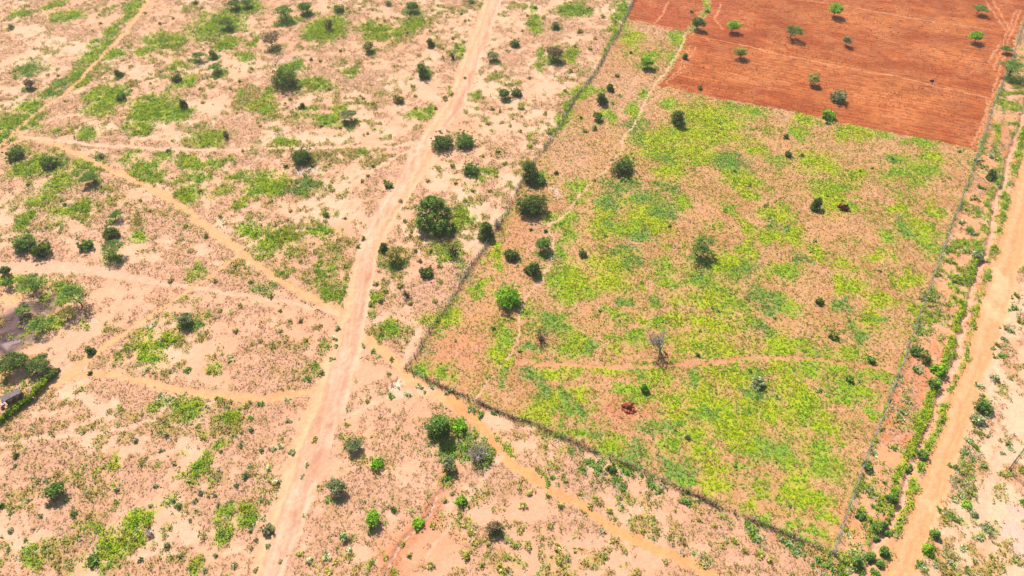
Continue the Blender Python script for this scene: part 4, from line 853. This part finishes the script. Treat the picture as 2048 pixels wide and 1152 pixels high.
def make_tree(px, py, w, form, ck, label, seed):
    rnd = np.random.default_rng(seed); x, y, wm = plant_at(px, py, w, form)
    zc = min(HC[form]*wm, 4.2); R_ = wm*.5
    root = empty(NAMES[form], (x, y, HZ(x, y)-.03)); tag(root, label, CATS[form], None)
    cols = LEAFC[ck]; T = Tubes(); V = None
    leaf = .19+.010*wm
    if form in 'DM':
        hz = zc*1.9
        if form == 'M':
            cl = []
            for (ox, oy, oz, k) in [(0, -.1, .3, .62), (-.32, .25, .42, .46), (.25, .2, .36, .48), (-.36, -.16, .24, .44), (.36, -.18, .2, .46), (-.18, .42, .62, .34), (.05, .3, .66, .4), (.14, -.36, .16, .4)]:
                cl += [(c[0]+ox*wm*.82, c[1]+oy*wm*.82, max(.15, c[2]+oz*wm*.95), c[3]) for c in shell(60, k*wm*.5, k*wm*.5, k*wm*.42, 0, rnd, -.7, .6, .5)]
            V = clump_leaves(cl, 26, leaf*1.1, cols+[C(120, 150, 50)], rnd)
        else:
            cl = []; nl = rnd.integers(4, 7) if wm > 2 else 3       # several unequal lobes make an uneven outline
            for q in range(nl):
                an = 6.28*q/nl+rnd.uniform(-.5, .5); off = R_*rnd.uniform(.25, .5); k = rnd.uniform(.42, .68); hk = rnd.uniform(.6, 1.05)
                cl += [(c[0]+off*math.cos(an), c[1]+off*math.sin(an), max(.06, c[2]), c[3]) for c in shell(int(11+6*wm), R_*k, R_*k, hz*.5*hk, hz*.38*hk, rnd, -.9, .45, R_*.15+.1)]
            cl += shell(int(10+5*wm), R_*.6, R_*.6, hz*.8, .15, rnd, .0, .5, R_*.18+.1)
            for q in range(int(10+5*wm)):                            # loose sprigs
                an = rnd.uniform(0, 6.28); cl.append((R_*1.05*math.cos(an)*rnd.uniform(.5, 1), R_*1.05*math.sin(an)*rnd.uniform(.5, 1), hz*rnd.uniform(.2, 1.0), .12+.03*wm))
            V = clump_leaves(cl, 22, leaf*.95, cols, rnd)
        for i in range(5):
            a = rnd.uniform(0, 6.28); T.limb((rnd.normal()*.08, rnd.normal()*.08, -.05), (R_*.5*math.cos(a), R_*.5*math.sin(a), hz*.6), .03*wm*.6+.03, .02, rnd)
    elif form == 'S':
        n = int(14+8*wm); V = clump_leaves(shell(n, R_*.85, R_*.85, R_*1.0, .08, rnd, .0, .3, R_*.3+.05), 18, min(.2, .1+.05*wm), cols, rnd)
        for i in range(4):
            a = rnd.uniform(0, 6.28); T.limb((0, 0, -.03), (R_*.6*math.cos(a), R_*.6*math.sin(a), R_*.7), .03, .012, rnd, seg=2)
    elif form == 'T':
        hz = zc*1.75; n = int(50+26*wm); cl = []
        for (ox, oy, z0, k, hh) in [(0, 0, .3, 1, .55), (rnd.uniform(-.2, .2), rnd.uniform(-.2, .2), .62, .72, .38), (rnd.uniform(-.3, .3), rnd.uniform(-.3, .3), .12, .85, .4)]:
            cl += [(c[0]+ox*wm, c[1]+oy*wm, max(.1, c[2]), c[3]) for c in shell(n//2, R_*.8*k, R_*.8*k, hz*hh*.75, z0*hz, rnd, -.7, .4, R_*.22+.1)]
        V = clump_leaves(cl, 24, leaf, cols, rnd)
        for i in range(4):
            a = rnd.uniform(0, 6.28); T.limb((0, 0, -.05), (R_*.4*math.cos(a), R_*.4*math.sin(a), hz*.85), .06, .02, rnd)
    elif form in 'AO':
        big = wm > 4; hz = zc; tr = .03+.02*wm; lx, ly = rnd.normal(size=2)*.12*wm
        fork = np.array([lx*.5, ly*.5, hz*(.42 if form == 'A' else .45)]); T.limb((0, 0, -.1), fork, tr, tr*.75, rnd, .2, 4)
        cl = []; nb = 5 if not big else 8
        for i in range(nb):
            a = 6.28*i/nb+rnd.uniform(-.4, .4); q = rnd.uniform(.45, .8)*R_
            if form == 'A': e = np.array([lx+q*math.cos(a), ly+q*math.sin(a), hz*rnd.uniform(.9, 1.08)])
            else: e = np.array([lx+q*.85*math.cos(a), ly+q*.85*math.sin(a), hz*rnd.uniform(.75, 1.2)])
            mid = fork+(e-fork)*.5+rnd.normal(size=3)*.1*wm*.5
            T.limb(fork, mid, tr*.6, tr*.4, rnd, .2, 2); T.limb(mid, e, tr*.4, .02, rnd, .2, 2)
            for j in range(3): T.limb(mid, e+rnd.normal(size=3)*.16*wm*np.array([1, 1, .3]), tr*.25, .012, rnd, .2, 2)
        airy = wm > 4.6 or label.find('thin') >= 0 or label.find('crooked') >= 0 or label.find('straggly') >= 0 or label.find('leaning out') >= 0 or label.find('widest') >= 0
        n = int((46+28*wm)*(.34 if (px < 190 and 540 < py < 700) else .5 if airy else 1)); 
        if form == 'A':
            for i in range(n):
                a = rnd.uniform(0, 6.28); q = R_*.92*math.sqrt(rnd.uniform(.0, 1))*(1+.18*math.sin(3*a+seed)+.12*math.sin(5*a))
                cl.append((lx+q*math.cos(a), ly+q*math.sin(a), hz*(1.06+rnd.normal()*.045)-.16*q*q/R_*.5, .16*R_+.18))
            V = clump_leaves(cl, 22, leaf*.9, cols, rnd, .5)
        else:
            cl = [(c[0]+lx, c[1]+ly, c[2], c[3]) for c in shell(n, R_*.85, R_*.85, hz*.46, hz*.96, rnd, -.8, .35, R_*.17+.12)]
            V = clump_leaves(cl, 20, leaf*.95, cols, rnd)
    elif form == 'B':
        hz = zc*1.8; cl = []
        for i in range(int(9+4*wm)):
            a = rnd.uniform(0, 6.28); q = R_*rnd.uniform(.4, 1); e = np.array([q*math.cos(a), q*math.sin(a), hz*rnd.uniform(.5, 1)])
            p = T.limb((rnd.normal()*.1, rnd.normal()*.1, -.05), e, .05+.008*wm, .018, rnd, .3, 3)
            for j in range(5):
                T.limb(p[rnd.integers(1, 4)], e+rnd.normal(size=3)*.3*R_*np.array([1, 1, .6]), .022, .008, rnd, .3, 2)
            cl.append((e[0], e[1], e[2]*.9, .2*R_+.1))
        V = clump_leaves(cl, 7 if ck != 'k' else 2, .16, cols, rnd)
    T.obj('stems' if form in 'DSTM' else 'trunk', M_DEAD if ck == 'w' else M_BARK, root)
    mesh_obj('crown' if form in 'AOM' else 'foliage', V[0], V[1], M_LEAF, V[2], parent=root)
    return root
for i, ln in enumerate(l for l in TREES.strip().split('\n')):
    head, label = ln.split('|'); px, py, w, form, ck = head.split()
    make_tree(float(px), float(py), float(w), form, ck, label, 1000+i)

# small shrubs: a few shapes of each kind, copied to every spot
def shrub_mesh(form, ck, seed):
    rnd = np.random.default_rng(seed)
    if form == 'S':
        V, F, cc = clump_leaves(shell(16, .44, .44, .5, .06, rnd, .0, .3, .16), 13, .17, SHC[ck], rnd)
        o = mesh_obj('low_shrub', V, F, M_LEAF, cc)
    else:                                                         # rosettes of stiff upright leaves
        V = []; F = []; cc = []
        for q in range(7):
            cx, cy = (rnd.normal(size=2)*.2 if q else (0, 0)); n = 13
            for j in range(n):
                a = 6.28*j/n+rnd.uniform(-.2, .2); el = rnd.uniform(.15, 1.35); L = rnd.uniform(.22, .42)
                d = np.array([math.cos(a)*math.cos(el), math.sin(a)*math.cos(el), math.sin(el)]); s = np.array([-math.sin(a), math.cos(a), 0])*.065
                p = np.array([cx, cy, .02]); b = len(V)
                V += [p, p+d*L*.5+s, p+d*L*.98-np.array([0, 0, .05*L]), p+d*L*.5-s]; F.append((b, b+1, b+2, b+3))
                cc += [SHC[ck][rnd.integers(0, 3)]*rnd.uniform(.8, 1.3)]*4
        o = mesh_obj('spiky_shrub', V, F, M_LEAF, np.array(cc))
    COL.objects.unlink(o); return o
rs = random.Random(3)
for gi, (label, group, form, ck, spots) in enumerate(SHRUBS):
    protos = [shrub_mesh(form, k, 50+gi*10+q) for q, k in enumerate([ck, ck, 'g' if ck == 's' and form == 'R' else ck, 'o' if ck == 's' else ck])]
    for (px, py, w) in rows(spots):
        x, y, wm = plant_at(px, py, w, form)
        o = rs.choice(protos).copy(); COL.objects.link(o)
        o.location = (x, y, HZ(x, y)-.02); o.rotation_euler = (0, 0, rs.uniform(0, 6.28)); s = wm*rs.uniform(.9, 1.1)
        o.scale = (s, s*rs.uniform(.85, 1.15), s*rs.uniform(.8, 1.1))
        tag(o, label, 'shrub', group)
# ------------------------------------------------------------------ dead tree, fences, hut, hedge, heaps
rnd = np.random.default_rng(99)
x, y = G(1320, 706); dt = empty('dead_tree', (x, y, HZ(x, y)-.05)); tag(dt, 'grey leafless dead tree with upswept broken limbs in the middle of the pasture', 'dead tree')
T = Tubes(); base = T.limb((0, 0, -.1), (-.35, .3, 1.9), .24, .17, rnd, .1, 4); T2 = Tubes()
for k in range(9):
    a = rnd.uniform(0, 6.28); st = base[rnd.integers(2, 5)]; e = np.array([-1.0+1.3*math.cos(a), .9+1.3*math.sin(a), rnd.uniform(2.6, 4.8)])
    p = T2.limb(st, e, .11, .035, rnd, .25, 4)
    for j in range(9): T2.limb(p[rnd.integers(1, 5)], e+rnd.normal(size=3)*np.array([.55, .55, .7]), .03, .009, rnd, .3, 3)
T.obj('trunk', M_DEAD, dt); T2.obj('bare_crown', M_DEAD, dt)

def along_line(pts, step):
    P = [G(*p) for p in pts]; out = []; carry = 0.0
    for (x1, y1), (x2, y2) in zip(P[:-1], P[1:]):
        L = math.hypot(x2-x1, y2-y1); t = carry
        while t < L: out.append((x1+(x2-x1)*t/L, y1+(y2-y1)*t/L, math.atan2(y2-y1, x2-x1))); t += step
        carry = t-L
    return out
def post_mesh(h, r):
    T = Tubes(); r = r*.8; T.add([(0, 0, -.2), (.02, .01, h*.5), (0, .02, h), (0, .02, h+.03)], [r*1.1, r, r*.9, r*.5], 7); return T
def fence(name, label, pts, step, ph, wires, twig=None, twc=None, tw_h=.5, tw_w=.25, dens=10, wr=.012):
    L = along_line(pts, step); x0, y0, _ = L[0]; root = empty(name, (x0, y0, HZ(x0, y0))); tag(root, label, 'fence')
    z0 = HZ(x0, y0); pm = None
    for (x, y, a) in L:
        if pm is None: o = post_mesh(ph, .085).obj('post', M_POST, root); pm = o
        else: o = pm.copy(); COL.objects.link(o); o.parent = root
        o.location = (x-x0, y-y0, HZ(x, y)-z0); o.rotation_euler = (rnd.normal()*.06, rnd.normal()*.06, rnd.uniform(0, 6)); o.scale = (1, 1, rnd.uniform(.85, 1.15))
    if wires:
        T = Tubes()
        for k in range(wires):
            zz = ph*(k+.7)/(wires+.2)
            T.add([(x-x0, y-y0, HZ(x, y)-z0+zz) for x, y, a in L], [wr]*len(L), 4)
        T.obj('wires' if wr < .03 else 'rails', M_WIRE if wr < .03 else M_STICK, root)
    if twig:                                                     # cut brush packed along the foot of the fence
        LL = np.array(along_line(pts, 1.0/dens)); n = len(LL)
        dens_n = .35+.65*ss(.3, .55, vn(LL[:, 0]*.3, LL[:, 1]*.3, 91)); keep = rnd.random(n) < dens_n; LL = LL[keep]; n = len(LL)
        xs = LL[:, 0]+rnd.normal(size=n)*tw_w; ys = LL[:, 1]+rnd.normal(size=n)*tw_w
        zs = at(H, xs, ys)
        d = rnd.normal(size=(n, 3)); d[:, 2] = np.abs(d[:, 2])*.8; d[:, 0] += np.cos(LL[:, 2])*rnd.choice([-1.4, 1.4], n); d[:, 1] += np.sin(LL[:, 2])*rnd.choice([-1.4, 1.4], n)
        d /= np.linalg.norm(d, axis=1)[:, None]; ln = rnd.uniform(.4, 1.0, n)[:, None]
        p = np.stack([xs, ys, zs+rnd.uniform(0, tw_h, n)], -1); s = np.cross(d, rnd.normal(size=(n, 3))); s /= np.linalg.norm(s, axis=1)[:, None]; s *= rnd.uniform(.018, .04, n)[:, None]
        V = np.stack([p-s, p+s, p+d*ln], 1); V -= np.array([x0, y0, z0])
        c = np.array(twc)[rnd.integers(0, len(twc), n)]
        mesh_obj('cut_brush', V.reshape(-1, 3), np.arange(3*n).reshape(-1, 3), M_GRASS, np.repeat(c, 3, 0), parent=root)
    return root
fence('post_fence', 'long grey post fence with pale dry brush along the orange road side of the pasture', F_PALE, 2.6, 1.35, 4, True, [C(230, 212, 186), C(214, 200, 176), C(200, 184, 160), C(170, 168, 124)], .35, .08, 17)
fence('brush_fence', 'dark post and brush fence closing the lower side of the green pasture', F_BRUSH, 2.6, 1.3, 3, True, [C(112, 88, 72), C(134, 106, 86), C(98, 94, 66), C(84, 72, 62), C(128, 126, 84)], .45, .1, 48)
fence('weedy_fence', 'overgrown post fence with grey weeds between the dry corner and the sandy scrub', F_WEEDY, 2.8, 1.3, 3, True, [C(160, 150, 128), C(132, 138, 96), C(120, 110, 92), C(176, 160, 144), C(110, 128, 84)], .5, .2, 26)
fence('rail_fence', 'low dark rail fence turning a corner on the pale clearing', F_RAIL, 1.6, .5, 2, wr=.04)

# thatched shelter in the yard
hx, hy = G(24, 793, 1.4); hang = math.atan2(G(39, 800)[1]-G(12, 814)[1], G(39, 800)[0]-G(12, 814)[0]); hz0 = HZ(hx, hy)
hut = empty('thatched_shelter', (hx, hy, hz0)); hut.rotation_euler = (0, 0, hang); tag(hut, 'small stick shelter with a grey thatched roof beside the clipped hedge', 'hut')
def boxes(lst):
    V = []; F = []
    for (x1, y1, z1, x2, y2, z2) in lst:
        b = len(V); V += [(x1, y1, z1), (x2, y1, z1), (x2, y2, z1), (x1, y2, z1), (x1, y1, z2), (x2, y1, z2), (x2, y2, z2), (x1, y2, z2)]
        F += [(b, b+3, b+2, b+1), (b+4, b+5, b+6, b+7), (b, b+1, b+5, b+4), (b+1, b+2, b+6, b+5), (b+2, b+3, b+7, b+6), (b+3, b, b+4, b+7)]
    return V, F
HWX, HWY, HH = 1.02, .6, 1.3
V, F = boxes([(-HWX+.09*i, HWY-.06+rnd.normal()*.01, -.1, -HWX+.09*i+.07, HWY, HH+.12) for i in range(26)] +
             [(-HWX+rnd.normal()*.01, -HWY+.1*i, -.1, -HWX+.06, -HWY+.1*i+.08, HH+.2) for i in range(10)] +
             [(HWX-.06+rnd.normal()*.01, -HWY+.1*i, -.1, HWX, -HWY+.1*i+.08, HH+.2) for i in range(10)])
mesh_obj('stick_wall', V, F, M_STICK, parent=hut)
for sx in (-1, 1):
    T = Tubes(); T.add([(sx*(HWX-.15), -HWY+.02, -.15), (sx*(HWX-.15), -HWY+.02, HH+.3)], [.06, .05], 7); T.obj('post', M_STICK, hut)
NR, NC = 16, 40; RV = []; RF = []                               # roof: a thick sagging thatch slab, higher at the back
for layer in (0, 1):
    for j in range(NR+1):
        for i in range(NC+1):
            u = -1+2*i/NC; v = -1+2*j/NR
            RV.append((u*(HWX+.32)+rnd.normal()*.02, v*(HWY+.22)+rnd.normal()*.02*(1+2*(j == 0)), HH+.3-.16*v-.05*u*u+(.16-.05*abs(v)**3 if layer else 0)+rnd.normal()*.018))
o2 = (NR+1)*(NC+1); ix = lambda i, j, l: l*o2+j*(NC+1)+i
for j in range(NR):
    for i in range(NC):
        RF.append((ix(i, j, 1), ix(i+1, j, 1), ix(i+1, j+1, 1), ix(i, j+1, 1))); RF.append((ix(i, j, 0), ix(i, j+1, 0), ix(i+1, j+1, 0), ix(i+1, j, 0)))
for i in range(NC):
    RF.append((ix(i, 0, 0), ix(i+1, 0, 0), ix(i+1, 0, 1), ix(i, 0, 1))); RF.append((ix(i, NR, 0), ix(i, NR, 1), ix(i+1, NR, 1), ix(i+1, NR, 0)))
for j in range(NR):
    RF.append((ix(0, j, 0), ix(0, j, 1), ix(0, j+1, 1), ix(0, j+1, 0))); RF.append((ix(NC, j, 0), ix(NC, j+1, 0), ix(NC, j+1, 1), ix(NC, j, 1)))
mesh_obj('roof', RV, RF, M_THATCH, parent=hut)

def lathe(prof, n=18):
    V = [(r*math.cos(2*math.pi*k/n), r*math.sin(2*math.pi*k/n), z) for r, z in prof for k in range(n)]
    F = [(i*n+k, i*n+(k+1) % n, (i+1)*n+(k+1) % n, (i+1)*n+k) for i in range(len(prof)-1) for k in range(n)]
    return V, F
x, y = G(8, 810); V, F = lathe([(.01, .02), (.2, .02), (.27, .24), (.29, .24), (.22, -.01), (.01, -.01)])
o = mesh_obj('wash_basin', V, F, plain_mat('pale_enamel', (.55, .45, .52), .4, 3, .1)); o.location = (x, y, HZ(x, y)+.02); tag(o, 'pale round basin standing on orange ground by the thatched shelter', 'basin')
x, y = G(8, 818); V, F = lathe([(.01, .03), (.18, .03), (.24, .2), (.2, .34), (.22, .35), (.27, .2), (.2, -.01), (.01, -.01)])
o = mesh_obj('clay_pot', V, F, plain_mat('brown_clay', (.22, .12, .07))); o.location = (x, y, HZ(x, y)+.02); tag(o, 'brown round pot on the ground just below the pale basin', 'pot')

# clipped hedge round the yard
L = along_line([(a, b+5) for a, b in HEDGE], .22); x0, y0, _ = L[0]; hd = empty('hedge', (x0, y0, HZ(x0, y0))); tag(hd, 'bright green clipped hedge curving round the hut yard', 'hedge')
cl = []; T = Tubes()
for i, (x, y, a) in enumerate(L):
    z = HZ(x, y)-HZ(x0, y0)
    for q in range(5):
        cl.append((x-x0+rnd.normal()*.1-math.sin(a)*rnd.uniform(-.5, .5), y-y0+rnd.normal()*.1+math.cos(a)*rnd.uniform(-.5, .5), z+rnd.uniform(.15, 1.1), .26))
    if i % 4 == 0: T.limb((x-x0, y-y0, z-.1), (x-x0+rnd.normal()*.1, y-y0+rnd.normal()*.1, z+1.1), .04, .015, rnd)
T.obj('stems', M_BARK, hd); V, F, cc = clump_leaves(cl, 24, .2, [C(150, 180, 36), C(124, 162, 36), C(174, 192, 48)], rnd)
mesh_obj('foliage', V, F, M_LEAF, cc, parent=hd)

# heaps of broken clods and branches
def heap(px, py, w, c, label, name='clod_heap'):
    x, y = G(px, py); a, b = MPP(px, py); R_ = w*a*.5; V = []; F = []; cc = []
    ico = [(0, 0, 1), (.9, 0, .4), (.28, .85, .4), (-.72, .53, .4), (-.72, -.53, .4), (.28, -.85, .4), (.72, .5, -.4), (-.28, .85, -.4), (-.9, 0, -.4), (-.28, -.85, -.4), (.72, -.5, -.4), (0, 0, -1)]
    fi = [(0, 1, 2), (0, 2, 3), (0, 3, 4), (0, 4, 5), (0, 5, 1), (1, 6, 2), (2, 7, 3), (3, 8, 4), (4, 9, 5), (5, 10, 1), (6, 7, 2), (7, 8, 3), (8, 9, 4), (9, 10, 5), (10, 6, 1), (11, 7, 6), (11, 8, 7), (11, 9, 8), (11, 10, 9), (11, 6, 10)]
    for i in range(60):
        q = min(abs(rnd.normal())*.42, 1.0); an = rnd.uniform(0, 6.28); s = rnd.uniform(.1, .26)*R_*1.2; b0 = len(V)
        ctr = np.array([q*R_*math.cos(an), q*R_*math.sin(an), max(.05, (1-q)*R_*.55*rnd.uniform(.3, 1.2))]); k = rnd.uniform(.7, 1.4, 3)
        V += [ctr+np.array(p)*s*k*rnd.uniform(.75, 1.25) for p in ico]; F += [tuple(j+b0 for j in f) for f in fi]
        cc += [np.array(c[rnd.integers(0, len(c))])*rnd.uniform(.7, 1.3)]*12
    o = mesh_obj(name, V, F, M_FIELD, np.array(cc)); o.location = (x, y, HZ(x, y)); tag(o, label, 'heap')
heap(1255, 816, 30, [C(176, 92, 66), C(150, 74, 54), C(196, 112, 82)], 'heap of reddish brown clods on bare ground in the lower pasture')
heap(1687, 418, 24, [C(110, 58, 44), C(84, 46, 38), C(136, 76, 58)], 'dark brown heap of clods in green grass beside a ragged dark tree')
heap(1864, 164, 10, [C(84, 46, 38), C(60, 40, 36)], 'small black stump-like heap on the pale line across the red field')

# ------------------------------------------------------------------ a little dusty air
hm = bpy.data.materials.new('dusty_air'); hm.use_nodes = True; nt = hm.node_tree; nt.nodes.clear()
out = nt.nodes.new('ShaderNodeOutputMaterial'); pv_ = nt.nodes.new('ShaderNodeVolumePrincipled'); nt.links.new(pv_.outputs[0], out.inputs['Volume'])
pv_.inputs['Color'].default_value = (1.0, .90, .78, 1); pv_.inputs['Density'].default_value = .00026; pv_.inputs['Anisotropy'].default_value = .35
V, F = boxes([(-420, -120, -3, 420, 420, 96)])
hz = mesh_obj('haze', V, F, hm); tag(hz, kind='stuff')
